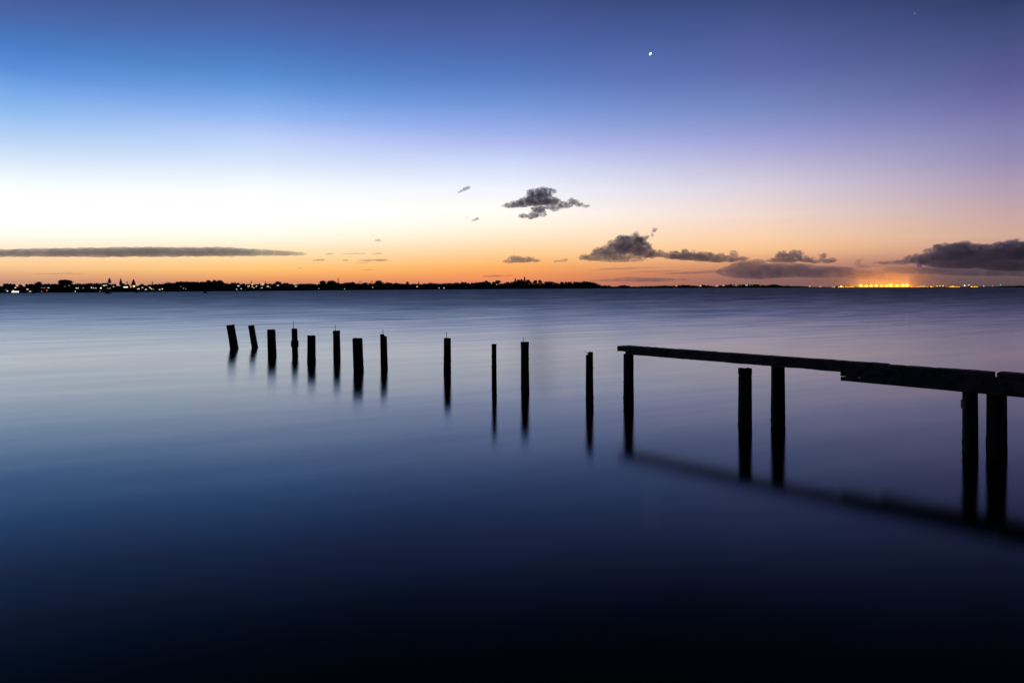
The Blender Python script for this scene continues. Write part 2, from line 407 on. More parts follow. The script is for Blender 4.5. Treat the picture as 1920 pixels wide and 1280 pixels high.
pile(984, 641.5, 15.6, 984.5, 733, 'square-topped pile with a pin just right of the thinnest pile', 0.45, 11, pin=(-2.2, 9, 0.0), bolts=((1, 673), (1, 702)), bulge=lambda f: 1.05 if f > 0.9 else 1.0)
pile(1105.2, 660, 14, 1105.6, 759, 'pile with a split notched top and a bent wire sticking out', 0.3, 12, top_fn=lambda c, s_: -6.5 if c < -0.25 else 0.0, bolts=((1, 690), (-1, 729), (1, 745)))
pw = [o for o in C.objects if o.get('label', '').startswith('pile with a split')][0]
_s = pw.location.y / F
bm = bmesh.new()
_h = at_depth(1105, 660, pw.location.y).z
bm_tube(bm, [(-1.5*_s, 0, _h - 3*_s), (-4.5*_s, -0.01, _h - 1.2*_s), (-9.5*_s, -0.02, _h + 2.0*_s)], [0.55*_s, 0.5*_s, 0.4*_s], 8)
obj('bent_wire', bm, M['iron'], pw, True)

# ---- the beam line: level timbers, straight in plan
BT, BB = 1.452, 1.250
P13 = Vector((2.868, 16.92, 0)); P17 = Vector((8.227, 11.61, 0))
BD = (P17 - P13).normalized(); BN = Vector((BD.y, -BD.x, 0))
if BN.y > 0: BN = -BN          # towards the camera
def beam_s(x, y=690.0):
    """distance along the beam line of the point seen at photo column x"""
    u, _ = lvl(x, y); k = u / F
    return (k * P13.y - P13.x) / (BD.x - k * BD.y)
def on_beam(s, off=0.0, z=0.0):
    q = P13 + BD * s + BN * off; q.z = z
    return q
def zpx(x, y, off=0.0):
    s = beam_s(x, y); q = on_beam(s, off)
    _, v = lvl(x, y)
    return H - v / F * q.y

s15 = beam_s(1458.5)
q = on_beam(0.02); pile(1177, 663, 19.2, 1177, 758, 'pile under the free end of the long beam, top just below the beam', 0.15, 13, pos=(q.x, q.y, 0), ztop=BB - 0.006, bolts=((1, 729), (-1, 716)), pin=None)
pile(1397, 690.5, 24, 1396.5, 801, 'round pile with a worn cap, standing clear in front of the long beam', 0.1, 14, bulge=lambda f: 1.04 if f > 0.90 else (0.95 if f > 0.86 else 1.0), bolts=((1, 705),), rough=0.035)
q = on_beam(s15); pile(1458.5, 684, 23.6, 1458, 796, 'pile carrying the middle of the long beam, directly beneath it', 0.2, 15, pos=(q.x, q.y, 0), ztop=BB - 0.002, bolts=((1, 702),), rough=0.035)
q = on_beam(beam_s(1818), -0.03); pile(1818, 735, 24, 1818, 850, 'narrower pile of the close pair under the side planks, with a cleat', 0.1, 16, pos=(q.x, q.y, 0), ztop=BB - 0.002, bolts=((1, 766), (-1, 791), (1, 795), (1, 841), (-1, 858)), bracket=(749, 766, 1803.5, 1808), rough=0.03)
q = on_beam(beam_s(1867), -0.07); pile(1867, 738, 30, 1867, 857, 'thick pile of the close pair under the beam joint', 0.15, 17, pos=(q.x, q.y, 0), ztop=BB - 0.002, bolts=((1, 788), (1, 795), (-1, 811)), rough=0.03)

def side_solid(name, top, bottom, off, width, mat, jit=0.004, seed=0):
    """timber whose side view is the outline top/bottom [(s, z)], extruded across the beam line"""
    def dense(pts):
        r = []
        for (a, za), (b_, zb) in zip(pts, pts[1:]):
            n = max(1, int(abs(b_ - a) / 0.07))
            for i in range(n):
                t = i / n; r.append((a + (b_-a)*t, za + (zb-za)*t))
        r.append(pts[-1]); return r
    T, B = dense(top), dense(bottom)
    T = [(s, z + jit*noise.noise(Vector((s*2.2, seed, 1))) + jit*0.9*noise.noise(Vector((s*9, seed, 2))) - jit*2.2*max(0.0, noise.noise(Vector((s*4.3, seed, 5))) - 0.38)) for s, z in T]
    B = [(s, z + jit*noise.noise(Vector((s*2.2, seed, 7))) + jit*0.7*noise.noise(Vector((s*9, seed, 8)))) for s, z in B]
    loop = B + T[::-1]
    bm = bmesh.new()
    A = [bm.verts.new(on_beam(s, off + width/2, z)) for s, z in loop]
    D = [bm.verts.new(on_beam(s, off - width/2, z)) for s, z in loop]
    fa = bm.faces.new(A); fd = bm.faces.new(D[::-1]); n = len(loop)
    for i in range(n):
        bm.faces.new((A[i], D[i], D[(i+1) % n], A[(i+1) % n]))
    bmesh.ops.recalc_face_normals(bm, faces=bm.faces[:])
    bmesh.ops.triangulate(bm, faces=[f for f in bm.faces if len(f.verts) > 4])
    return obj(name, bm, mat)

sL, sT, sM = beam_s(1163), beam_s(1173), beam_s(1178)
sStep, sEnd, sNext, sOut = beam_s(1664), beam_s(1863.5), beam_s(1872), beam_s(1920) + 3.2
W = 0.25
mb = empty('jetty_beam', on_beam(0, 0, 0))
tag(mb, 'long weathered timber beam from the free end pile to the notch over the pile pair', 'beam', 'timbers left on the jetty', 'thing')
def into(o, root):
    o.parent = root; o.matrix_parent_inverse = Matrix.Translation(-Vector(root.location))
    return o
into(side_solid('timber', [(sL, BT - 0.012), (sT, BT - 0.012), (sT + 0.003, BT + 0.004), (1.0, BT), (sStep, BT + 0.004), (sStep + 0.004, BT - 0.010), (sEnd - 0.25, BT - 0.004), (sEnd, BT - 0.004)],
           [(sL, zpx(1163, 657.5)), (sT, zpx(1173, 657.8)), (sM - 0.002, zpx(1177, 658.5)), (sM + 0.002, BB), (sEnd, BB)], 0.0, W, M['beam'], 0.007, seed=1), mb)
for ss, zz in ((sL + 0.05, BT - 0.05), (sL + 0.13, BT - 0.10), (s15 + 0.02, BT - 0.06), (s15 + 0.06, BT - 0.15), (2.1, BT - 0.07)):
    bm = bmesh.new(); bm_tube(bm, [on_beam(ss, W/2 - 0.01, zz), on_beam(ss, W/2 + 0.02, zz)], [0.016, 0.014], 8)
    into(obj('bolt', bm, M['iron']), mb)
bm = bmesh.new(); bm_tube(bm, [on_beam(beam_s(1461), 0, BT - 0.02), on_beam(beam_s(1461), 0, BT + 0.014)], [0.012, 0.012], 8); into(obj('nail', bm, M['iron']), mb)

nb = side_solid('jetty_beam', [(sNext, BT - 0.004), (sNext + 0.03, BT + 0.006), (sOut, BT)], [(sNext, BT - 0.06), (sNext + 0.01, BB), (sOut, BB)], 0.0, W, M['beam'], 0.008, seed=3)
tag(nb, 'next timber beam carrying on past the joint notch and out of frame', 'beam', 'timbers left on the jetty', 'thing')

sP = beam_s(1583); off = W/2 + 0.042
zT0, zT1 = zpx(1617, 689.5, off), zpx(1867, 708.5, off)
zB0, zB1 = zpx(1583, 713, off), zpx(1867, 739.5, off)
gap0 = zpx(1583, 704.2, off)
def lz(a, b, s): return a + (b - a) * (s - sP) / (beam_s(1867) - sP)
def spts(f, ss): return [(s, f(s)) for s in ss]
ss = [sP, sP + 0.12, sP + 0.24, sP + 0.31, sP + 0.38, sP + 1.4, sP + 2.2, beam_s(1867), sOut]
up_bot = [gap0 + 0.000, gap0 + 0.002, gap0 - 0.002, gap0 - 0.003, gap0 - 0.001] + [lz(gap0, gap0 - 0.02, s) for s in ss[5:]]
lo_top = [gap0 - 0.020, gap0 - 0.004, gap0 - 0.003, gap0 - 0.016, gap0 - 0.004] + [lz(gap0, gap0 - 0.02, s) - 0.002 for s in ss[5:]]
up = side_solid('side_plank', spts(lambda s: lz(zT0, zT1, s), ss), list(zip(ss, up_bot)), off, 0.08, M['plank'], 0.004, 5)
tag(up, 'wide dark plank bolted along the side of the beam, upper of the two', 'plank', 'timbers left on the jetty')
lo = side_solid('side_plank', list(zip(ss, lo_top)), spts(lambda s: lz(zB0, zB1, s), ss), off - 0.004, 0.075, M['plank'], 0.0022, 6)
tag(lo, 'narrow plank hung below the wide plank with slits of light between them', 'plank', 'timbers left on the jetty')
rp = side_solid('side_plank', [(sP + 0.62, zT0 - 0.02), (sOut, zT1 - 0.02)], [(sP + 0.62, zB0 + 0.03), (sOut, zB1 + 0.02)], -W/2 - 0.075, 0.14, M['plank'], 0.003, 9)  # hidden plank added so the beam's reflection spreads wider and darker
tag(rp, 'hidden heavy plank added behind the beam to broaden its dark reflection', 'plank', 'timbers left on the jetty')
for o in (up,):
    for k in (0.35, 1.5, 2.6):
        bm = bmesh.new(); bm_tube(bm, [on_beam(sP + k, off + 0.035, gap0 + 0.09), on_beam(sP + k, off + 0.06, gap0 + 0.09)], [0.017, 0.015], 8)
        obj('bolt', bm, M['iron'], o)

# ------------------------------------------------------------------ shores
SHORE = [(-700, 553), (-300, 551.2), (0, 549.6), (160, 548.4), (320, 546.7), (480, 545.6), (640, 544.2), (800, 543.2), (960, 541.9), (1060, 541.2), (1131, 540.7)]
SKY = [(-700,530),(-400,531),(-200,529),(-60,531),(0,531),(20,530.5),(35,533),(47,532),(58,531.5),(66,531),(80,532),(88,531),(100,531),(110,531),(136,532),(145,531),(155,531.5),(165,529.7),(180,530),(192,531),(215,531.5),(234,530),(243,532),(258,531),(265,531.2),(275,533),(292,532),(300,531),(308,530.6),(313,528),(320,529),(328,529.5),(332,526.3),(345,527),(355,527),(365,526.7),(375,528),(380,526.7),(386,528),(396,527),(407,527),(416,527.4),(422,530),(428,531),(433,529),(440,529),(450,530),(460,531.5),(470,530.5),(478,532),(485,531),(492,531),(504,530.7),(514,530.7),(530,530.2),(540,529.5),(546,532),(550,531),(555,532),(568,531),(582,530.6),(590,532),(598,531.5),(612,529),(616,529.5),(630,529),(640,530.5),(648,529),(655,528),(662,527.6),(667,530),(675,531),(682,529),(688,528.6),(693,530),(700,531),(704,529),(718,528.5),(722,530),(725,528.6),(733,528.2),(738,531),(742,529.6),(750,530),(755,531),(760,532),(768,532),(775,531.5),(784,531),(790,532),(795,531),(800,531),(807,529),(812,530.5),(830,531),(840,530),(850,530),(857,529),(862,530),(866,528.6),(871,527.6),(875,529),(880,530),(890,529),(900,528),(905,527),(915,528),(923,527),(930,528),(937,528),(940,531),(945,530),(951,527.3),(956,528),(962,527),(968,526.5),(980,526),(994,527),(999,530),(1008,530),(1018,530.5),(1022,527.2),(1030,526.6),(1040,528),(1048,531),(1051,527.2),(1055,528),(1065,527.6),(1080,527.5),(1090,528),(1096,526.2),(1104,527),(1112,528.6),(1120,531),(1128,535),(1131,539)]
FSHORE = [(1040, 540.9), (1131, 540.6), (1280, 539.9), (1400, 539.5), (1560, 539.2), (1760, 538.8), (1920, 538.5), (2600, 537.2)]
FSKY = [(1040,538),(1128,536),(1131,534.3),(1141,534.2),(1147,537),(1155,536.6),(1162,535),(1170,533.6),(1177,535),(1186,537),(1195,536.5),(1204,536),(1220,536),(1240,535),(1250,534.6),(1256,535.6),(1262,535),(1270,533.2),(1276,534),(1281,533),(1285,534),(1290,534),(1300,535),(1310,535.6),(1316,533.2),(1325,534),(1335,536),(1350,534.6),(1357,533.2),(1365,533.6),(1372,531.7),(1385,532.2),(1392,533),(1400,532),(1410,532.6),(1418,531.7),(1425,533.6),(1432,534.2),(1440,534.2),(1447,532.6),(1452,532.2),(1458,533.2),(1463,535),(1480,535.6),(1500,536.2),(1515,536.7),(1530,537.5),(1560,538),(1720,537.6),(1830,537.4),(1868,537.2),(1880,536.2),(1900,535.4),(1920,535.3),(2000,534.5),(2300,534),(2600,534)]
def interp(tab, x):
    if x <= tab[0][0]: return tab[0][1]
    for (a, ya), (b_, yb) in zip(tab, tab[1:]):
        if x <= b_: return ya + (yb - ya) * (x - a) / (b_ - a)
    return tab[-1][1]

class Land:
    def __init__(self, shore, sky, depth, fill, bank):
        self.shore, self.sky, self.depth, self.fill, self.bank = shore, sky, depth, fill, bank
    def ys(self, x): return on_water(x, interp(self.shore, x)).y
    def ridge(self, x):
        Ys = self.ys(x); Yr = Ys * (1 + self.depth)
        ztop = at_depth(x, interp(self.sky, x), Yr).z
        sm = sum(interp(self.sky, x + d) for d in (-30, -20, -10, 0, 10, 20, 30)) / 7
        zs = at_depth(x, max(sm, interp(self.sky, x)), Yr).z
        return Yr, ztop, max(0.5, zs * self.fill)
    def ground(self, x, t):
        """terrain point on photo column x, t=0 shoreline .. 1 ridge"""
        Ys = self.ys(x); Yr, zt, zr = self.ridge(x)
        Y = Ys + (Yr - Ys) * t
        b_ = min(self.bank, zr * 0.5)
        z = b_ * min(1.0, t / 0.04) + (zr - b_) * max(0.0, (t - 0.04) / 0.96)
        u, _ = lvl(x, 538)
        return Vector((u / F * Y, Y, z))
    def seat(self, x, y):
        """terrain point seen at photo pixel (x, y)"""
        best = None
        for i in range(0, 101):
            q = self.ground(x, i / 100.0)
            _, vy = lvl(x, y)
            v = (H - q.z) / q.y * F
            d = abs(v - vy)
            if best is None or d < best[0]: best = (d, q)
        return best[1]
    def mesh(self, name, x0, x1, step):
        bm = bmesh.new(); rows = []
        n = int((x1 - x0) / step)
        ts = [-0.12, 0.0, 0.02, 0.04, 0.2, 0.4, 0.6, 0.8, 1.0, 1.3, 2.2, 3.0]
        for i in range(n + 1):
            x = x0 + (x1 - x0) * i / n; row = []
            for t in ts:
                if t < 0:
                    q = self.ground(x, 0); q = q * (1 + t*0.05); q.z = -0.6
                elif t <= 1: q = self.ground(x, t)
                else:
                    q = self.ground(x, 1.0); zr = q.z; k = 1 + (t - 1) * self.depth
                    q = q * k; q.z = zr * (0.96 if t < 1.5 else (0.7 if t < 2.5 else -0.5))
                if 0.02 < t < 2.5: q.z += (0.10 * noise.noise(Vector((q.x*0.03, q.y*0.03, 0)))) * min(1.0, q.z)
                row.append(bm.verts.new(q))
            rows.append(row)
        for a, b_ in zip(rows, rows[1:]):
            for k in range(len(ts) - 1): bm.faces.new((a[k], b_[k], b_[k+1], a[k+1]))
        o = obj(name, bm, M['soil'], None, True)
        tag(o, kind='structure'); return o
near = Land(SHORE, SKY, 0.16, 0.70, 0.7)
far = Land(FSHORE, FSKY, 0.10, 0.55, 0.6)
near.mesh('land', -700, 1131, 4)
far.mesh('far_land', 1040, 2600, 5)

# ---- foliage: many small leaf faces spread through a crown
def woods(name, land, x0, x1, step, label, seed, rows=((1.0, 1.0), (0.72, 0.90), (0.42, 0.76), (0.16, 0.6))):
    rnd = random.Random(seed); ac = Acc(); x = x0
    while x < x1:
        for (t, k) in rows:
            xx = x + rnd.uniform(-0.5, 0.5) * step
            Yr, ztop, zr = land.ridge(xx)
            q = land.ground(xx, min(1.0, t + rnd.uniform(-0.06, 0.06)))
            q1 = land.ground(xx, 1.0)
            full = max(ztop - q1.z, 1.2)
            hgt = max(0.7, full * k * rnd.uniform(0.75, 1.0))
            if t == 1.0: hgt = max(0.7, (ztop - q1.z) * rnd.uniform(0.92, 1.04))
            px = q.y / F
            w = max(hgt * 0.55, step * 0.85 * px) * rnd.uniform(0.85, 1.2)
            # nothing grows right in front of a lamp or a lit window
            _, vb = lvl(xx, 539.0); yb = 539.0 - ROLL*(xx - 960) + (H - q.z)/px; yt = 539.0 - ROLL*(xx - 960) + (H - q.z - hgt)/px
            if any(abs(l[0] - xx) < l[2]/2 + w/px*0.95 + 0.3 and yt < l[1] + l[3]/2 + 0.4 and yb > l[1] - l[3]/2 for l in LIT): continue
            cz = q.z + hgt * 0.48; rr = (w, w, hgt * 0.54)
            ac.blob((q.x, q.y, cz - 0.05*hgt), (w*0.86, w*0.86, hgt*0.50), 1, 0.45, rnd.uniform(0, 50), 1.6)
            ac.leaves((q.x, q.y, cz), rr, 46, max(0.10*w, 0.16), rnd.random())
        x += step * rnd.uniform(0.7, 1.2)
    o = ac.obj(name, M['leaf'])
    tag(o, label, None, None, 'stuff')
    return o
LIT = []   # lamps and lit windows (x, y, w, h) in photo pixels
GT = 'trees standing out along the shore skyline'
def tree(x, ytop, w, kind, label, land=near, t=1.0):
    q = land.ground(x, t); Y = q.y * 1.002
    q = Vector((q.x*1.002, Y, q.z - 0.1))
    s = Y / F; h = at_depth(x, ytop, Y).z - q.z; R = w*0.5*s
    sd = int(x*7)
    root = empty({'pine': 'pine_tree', 'cone': 'pine_tree', 'spire': 'cypress_tree', 'palm': 'palm_tree'}.get(kind, 'tree'), q)
    tag(root, label, 'palm' if kind == 'palm' else 'tree', GT)
    rnd = random.Random(sd)
    bt = bmesh.new()
    tr = max(0.045*h, 0.22*s) if kind in ('round', 'spread') else max(0.022*h, 0.28*s)
    if kind in ('round', 'spread'):
        bm_tube(bt, [(0, 0, -0.3), (0.02*h, 0, 0.3*h), (0, 0, 0.62*h)], [tr, tr*0.8, tr*0.5], 8)
        for k in range(4):
            a = k*1.6 + rnd.random(); bm_tube(bt, [(0, 0, 0.35*h), (R*0.35*math.cos(a), R*0.35*math.sin(a), 0.55*h), (R*0.6*math.cos(a), R*0.6*math.sin(a), 0.72*h)], [tr*0.5, tr*0.35, tr*0.15], 6)
    elif kind == 'palm':
        bm_tube(bt, [(0, 0, -0.3), (0.03*h, 0, 0.5*h), (0, 0, 0.9*h)], [tr*1.2, tr*0.9, tr*0.8], 8)
    else:
        bm_tube(bt, [(0, 0, -0.3), (0, 0, 0.6*h), (0, 0, 0.98*h)], [tr*1.3, tr*0.8, tr*0.2], 8)
    obj('trunk', bt, M['bark'], root, True)
    bc = Acc()
    if kind == 'round':
        for k in range(7):
            a = k*0.9 + rnd.random(); rr = R*rnd.uniform(0.45, 0.62)
            c = (R*0.5*math.cos(a), R*0.5*math.sin(a), h*0.50 + h*0.12*rnd.uniform(-1, 1)) if k else (0, 0, h*0.70)
            if k == 0: rr = R*0.62
            vz = h*0.30 if k == 0 else h*0.38
            bc.blob(c, (rr*0.7, rr*0.7, vz*0.72), 1, 0.5, rnd.random()*40, 1.5)
            bc.leaves(c, (rr, rr, vz), 90, 0.13*rr + 0.08, rnd.random())
    elif kind == 'spread':
        for k in range(11):
            a = k*2.4; d = R*0.74*math.sqrt(k/11.0)
            c = (d*math.cos(a), d*math.sin(a), h*0.62 - h*0.12*(d/R)**2 + rnd.uniform(-0.03, 0.03)*h)
            rr = R*rnd.uniform(0.30, 0.42)
            bc.blob(c, (rr*0.85, rr*0.85, h*0.30), 1, 0.5, rnd.random()*40, 1.5)
            bc.leaves(c, (rr, rr, h*0.36), 130, 0.11*rr + 0.08, rnd.random())
    elif kind == 'pine':      # open tiers of branches
        n = 9
        for k in range(n):
            f = k/(n-1.0); z = h*(0.40 + 0.56*f); rr = R*(1.0 - 0.75*f**1.3)
            for j in range(7):
                a = j*0.9 + k*0.5; c = (rr*0.55*math.cos(a), rr*0.55*math.sin(a), z + 0.02*h)
                bc.leaves(c, (rr*0.5, rr*0.5, h*0.026), 26, 0.10*R + 0.05, rnd.random())
    elif kind in ('cone', 'spire'):
        n = 14
        for k in range(n):
            f = k/(n-1.0); z = h*(0.14 + 0.83*f); rr = R*(1.0 - 0.86*f)
            if f < 0.93: bc.blob((0, 0, z), (rr*0.68, rr*0.68, h*0.06), 1, 0.5, rnd.random()*40, 1.6)
            bc.leaves((0, 0, z), (rr, rr, h*0.06), 80, 0.12*R + 0.05, rnd.random())
    elif kind == 'palm':
        for k in range(18):
            a = k*2.4; up_ = rnd.uniform(-0.1, 0.9)
            p = Vector((0, 0, 0.88*h)); d = Vector((math.cos(a), math.sin(a), up_)).normalized()
            prev = None
            for i in range(6):
                f = i/5.0; c = p + d*R*1.25*f + Vector((0, 0, -R*0.9*f*f + 0.02))
                wv = Vector((-math.sin(a), math.cos(a), 0.3)) * R*0.20*math.sin(math.pi*(0.15 + 0.85*f))
                if prev: bc.add([tuple(prev[0]), tuple(prev[1]), tuple(c + wv), tuple(c - wv)], [(0, 1, 2, 3)])
                prev = (c - wv, c + wv)
    bc.obj('crown', M['needle'] if kind in ('pine', 'cone', 'spire') else M['leaf'], root)
    return root
tree(73, 527.6, 11, 'round', 'small dome-topped tree just above the roofline, beside the wide spreading tree')
tree(122, 523.6, 27, 'spread', 'wide spreading tree with a flat dense crown, biggest on the low shore')
tree(205.3, 521.6, 7, 'pine', 'tall open-tiered pine with a bare lower trunk')
tree(226.5, 522.6, 7.5, 'cone', 'dense dark pointed pine between the tiered pine and the floodlit house')
tree(250.3, 524.2, 9.5, 'cone', 'broad cone-shaped pine directly above the floodlight')
tree(238.5, 527.6, 4.5, 'palm', 'little palm poking up between the two dense pines')
tree(285.5, 526.6, 3.0, 'spire', 'narrow spire of a cypress standing alone past the floodlight')
tree(391, 524.8, 10, 'round', 'first of three domed trees on top of the wooded rise')
tree(402.5, 524.0, 9, 'round', 'middle and highest of three domed trees on top of the wooded rise')
tree(412.5, 524.8, 12, 'round', 'widest of three domed trees on the wooded rise')
tree(471.3, 525.8, 2.8, 'spire', 'narrow spire right over the orange lamp')
tree(497.8, 526.8, 2.8, 'spire', 'narrow spire above the yellow tilted light')
tree(521.5, 527, 13, 'round', 'low rounded tree between the spire and the lone hilltop light')
tree(605, 525.6, 14, 'round', 'rounded tree beside the wider dome before the signal tower')
tree(622, 525.4, 19, 'round', 'wide smooth dome of a tree right beside the signal tower')
tree(675.3, 526.6, 5, 'palm', 'palm lifted above the wood, nearer the signal tower')
tree(697, 526.6, 5, 'palm', 'palm lifted above the wood beside the tall lumpy tree')
tree(710, 525.4, 13, 'round', 'tall lumpy tree standing past the second palm')
tree(764, 527.3, 6.5, 'round', 'small upright tree in the dip of the skyline')
tree(785, 526.8, 2.6, 'spire', 'narrow spire over the warm round lamp of the middle shore')
tree(912, 525.2, 7, 'round', 'small tree at the start of the wooded headland')
tree(933.5, 525.0, 12, 'round', 'rounded tree above the single warm light on the headland')
tree(966.2, 521.3, 4.5, 'pine', 'thin open pine on the near shoulder of the headland')
tree(972.5, 523.0, 8, 'round', 'bushy tree between the thin open pine and its taller neighbours')
tree(978.5, 522.2, 7, 'round', 'bushy tree touching the highest pine on the headland')
tree(983.7, 518.4, 6.5, 'cone', 'highest pointed pine on the headland skyline')
tree(990.5, 523.6, 9, 'round', 'bushy tree on the seaward side of the highest pine')
tree(1003.5, 524.6, 8.5, 'round', 'separate round tree with sky on both sides on the headland')
tree(1013, 524.2, 8.5, 'round', 'separate twin-topped tree, last before the smooth canopy of the headland')

# ------------------------------------------------------------------ houses, lamps, beacons, boats
def facing(q): return math.atan2(q.x, q.y) * -1.0
def house(label, wins, land=near, wd=None, roof='gable'):
    """wins: lit windows [(x, y, w, h, colour)] in photo pixels; the house is built round them where the slope carries it"""
    xs = [w_[0] for w_ in wins]; ys_ = [w_[1] for w_ in wins]
    cx = (min(xs) + max(xs)) / 2; yl = max(w_[1] + w_[3]/2 for w_ in wins)
    q = land.seat(cx, yl + 1.6)
    Y = q.y * 0.995; s = Y / F
    base = Vector((q.x*0.995, Y, 0)); base.z = q.z - 0.3
    rz = facing(base)
    root = empty('house', base, rz)
    tag(root, label, 'house', 'houses with lit windows along the shore')
    LIT.extend(w_[:4] for w_ in wins)
    half = max((max(w_[0] + w_[2]/2 for w_ in wins) - cx) * s + 0.9, 2.6)
    if wd: half = wd*0.5*s
    top = max(at_depth(cx, min(w_[1] - w_[3]/2 for w_ in wins), Y).z - base.z + 0.35, 1.9)
    dp = min(half*1.3, 5.0)
    bm = bmesh.new(); bm_box(bm, -half, half, 0.0, dp, -0.8, top)
    obj('wall', bm, M['wall'], root)
    bm = bmesh.new(); e = 0.3; rh = min(0.28*dp + 0.2, 1.2)
    a = [bm.verts.new(p) for p in ((-half-e, -e, top), (half+e, -e, top), (half+e, dp+e, top), (-half-e, dp+e, top))]
    b_ = [bm.verts.new(p) for p in ((-half+0.6, dp*0.5, top+rh), (half-0.6, dp*0.5, top+rh))]
    for f in ((0, 1, 5, 4), (2, 3, 4, 5), (1, 2, 5), (3, 0, 4), (3, 2, 1, 0)):
        bm.faces.new([(a + b_)[i] for i in f])
    obj('roof', bm, M['roof'], root)
    for (x, y, w_, h_, col) in wins:
        p = at_depth(x, y, Y); lx = (x - cx) * s; zc = p.z - base.z
        ww, hh = w_*0.43*s, h_*0.43*s
        bm = bmesh.new(); bm_box(bm, lx-ww, lx+ww, -0.05, -0.01, zc-hh, zc+hh)
        f = obj('window', bm, E[col], root)
        bm = bmesh.new(); t = 0.05
        bm_box(bm, lx-ww-t, lx+ww+t, -0.09, -0.003, zc-hh-t, zc-hh); bm_box(bm, lx-ww-t, lx+ww+t, -0.09, -0.003, zc+hh, zc+hh+t)
        bm_box(bm, lx-ww-t, lx-ww, -0.09, -0.003, zc-hh, zc+hh); bm_box(bm, lx+ww, lx+ww+t, -0.09, -0.003, zc-hh, zc+hh)
        if ww > 0.9: bm_box(bm, lx-0.03, lx+0.03, -0.09, -0.052, zc-hh, zc+hh)
        obj('frame', bm, M['wall'], f)
    return root

def lamp(label, x, y, r, col, land=near, name='lamp_post', cat='lamp', group='lamps along the shore', post=4.0):
    q = land.seat(x, y + post)
    Y = q.y * 0.993; s = Y / F
    LIT.append((x, y, 2*r, 2*r))
    z = at_depth(x, y, Y).z; u, _ = lvl(x, y)
    base = Vector((u/F*Y, Y, min(q.z, z - 1.2) - 0.2))
    root = empty(name, base); tag(root, label, cat, group)
    hz = z - base.z
    bm = bmesh.new(); bm_tube(bm, [(0, 0.05, -0.3), (0, 0.05, hz + r*s*0.8)], [max(0.07, 0.12*s), max(0.05, 0.09*s)], 8)
    obj('pole', bm, M['steel'], root, True)
    bm = bmesh.new(); bm_blob(bm, (0, -0.12*s - 0.05, hz), (r*s*0.74, r*s*0.42, r*s*0.68), 2)
    obj('lamp_head', bm, E[col], root, True)
    return root

lamp('white lamp at the very edge of the lit low shore', 2.5, 534.3, 1.3, 'white')
lamp('pale green lamp high above the bright waterside building', 32, 535.6, 1.4, 'lime')
lamp('brightest white lamp over the lit waterside bar of windows', 29, 540.2, 2.2, 'bright')
house('waterside building with a long bright white lit front', [(28, 547, 13, 2.6, 'bright'), (25.2, 544.9, 2, 1.2, 'orange')])
house('small house with two warm lit windows beside the bright waterside front', [(13.5, 545.5, 2.6, 2.4, 'white'), (11.2, 543, 1.8, 1.2, 'dim')])
lamp('small yellow lamp on the skyline before the dome-topped tree', 44.7, 533.6, 1.1, 'yellow')
house('house with two small windows stepped down the slope before the red light', [(52, 542.2, 3.4, 1.9, 'white'), (56, 546.3, 3.4, 1.6, 'white')])
house('long low house with a thin dim strip of lit eaves above the red light', [(82, 539.5, 8, 0.9, 'dim'), (90, 539.4, 3.6, 1.3, 'white')])
lamp('red navigation light low on the shore', 87.2, 544.2, 1.9, 'red', name='navigation_light', cat='beacon', group='coloured beacons', post=3)
house('house with one dim window under the red light', [(78.2, 546.4, 2, 1.4, 'dim')])
house('house with one faint window half hidden beneath the wide spreading tree', [(129, 535.2, 2.0, 1.9, 'dim'), (122, 537, 1.8, 1.2, 'dim')])
house('house with a pair of square windows and one faint one, past the spreading tree', [(144.2, 540, 2.2, 2.0, 'white'), (147, 540, 2.2, 2.0, 'warm'), (155, 539.8, 2.8, 1.5, 'dim')])
lamp('small white lamp at the waterline below the pair of square windows', 141.4, 546.4, 1.3, 'white')
house('house with three warm windows in a row', [(172, 538.9, 2, 2.8, 'warm'), (175.2, 540, 2.2, 1.8, 'warm'), (179, 540, 2, 1.6, 'warm')])
lamp('oblong white lamp between the three warm windows and the tiered pine', 189.3, 540, 1.7, 'bright')
house('house with one faint window at the waterline by the moored boat', [(188, 545.8, 1.8, 1.8, 'dim')])
house('house with a pale green lit balcony below the skyline near the tiered pine', [(195.5, 535.1, 4, 2.2, 'lime'), (199, 534.6, 2.4, 1.6, 'lime')])
house('house with a wide white strip window under the tiered pine', [(210.8, 537.4, 6.6, 1.6, 'white')])
house('house with two dim orange windows above the moored boat', [(202.6, 540.6, 2.4, 1.6, 'dim'), (206, 540.3, 2.2, 2.6, 'dim')])
lamp('small pinkish white lamp touching the dense pointed pine', 223, 533.7, 1.2, 'white')
house('house with the brightest wide white window below the dense pointed pine', [(235.6, 538.2, 8, 2.0, 'bright')])
lamp('round white lamp between the wide white window and the floodlight', 245.4, 538, 1.4, 'white')
lamp('large glaring yellow-white floodlight under the cone-shaped pine', 251.3, 536.6, 2.9, 'yellow', name='floodlight')
lamp('small white lamp on the skyline just past the floodlight', 256.5, 532.4, 1.3, 'white')
house('house with a tilted warm window right below the floodlight', [(259.5, 541.4, 4.8, 2.0, 'warm')])
house('house with a warm window and a second one lower, past the floodlight', [(267.3, 539.1, 3.0, 1.8, 'warm'), (273.2, 542.6, 3.4, 1.8, 'white')])
lamp('white lamp high on the slope before the lone cypress', 274.7, 535, 1.3, 'white')
house('house with yellow windows stepping down below the lone cypress', [(281.5, 539.2, 3.0, 1.7, 'yellow'), (284, 541.4, 2.2, 1.8, 'yellow'), (287.2, 542.6, 3, 1.3, 'dim')])
house('last house before the wooded rise, two warm low windows', [(299.5, 542.7, 3.2, 1.6, 'warm'), (304, 541.7, 2.6, 1.9, 'white')])
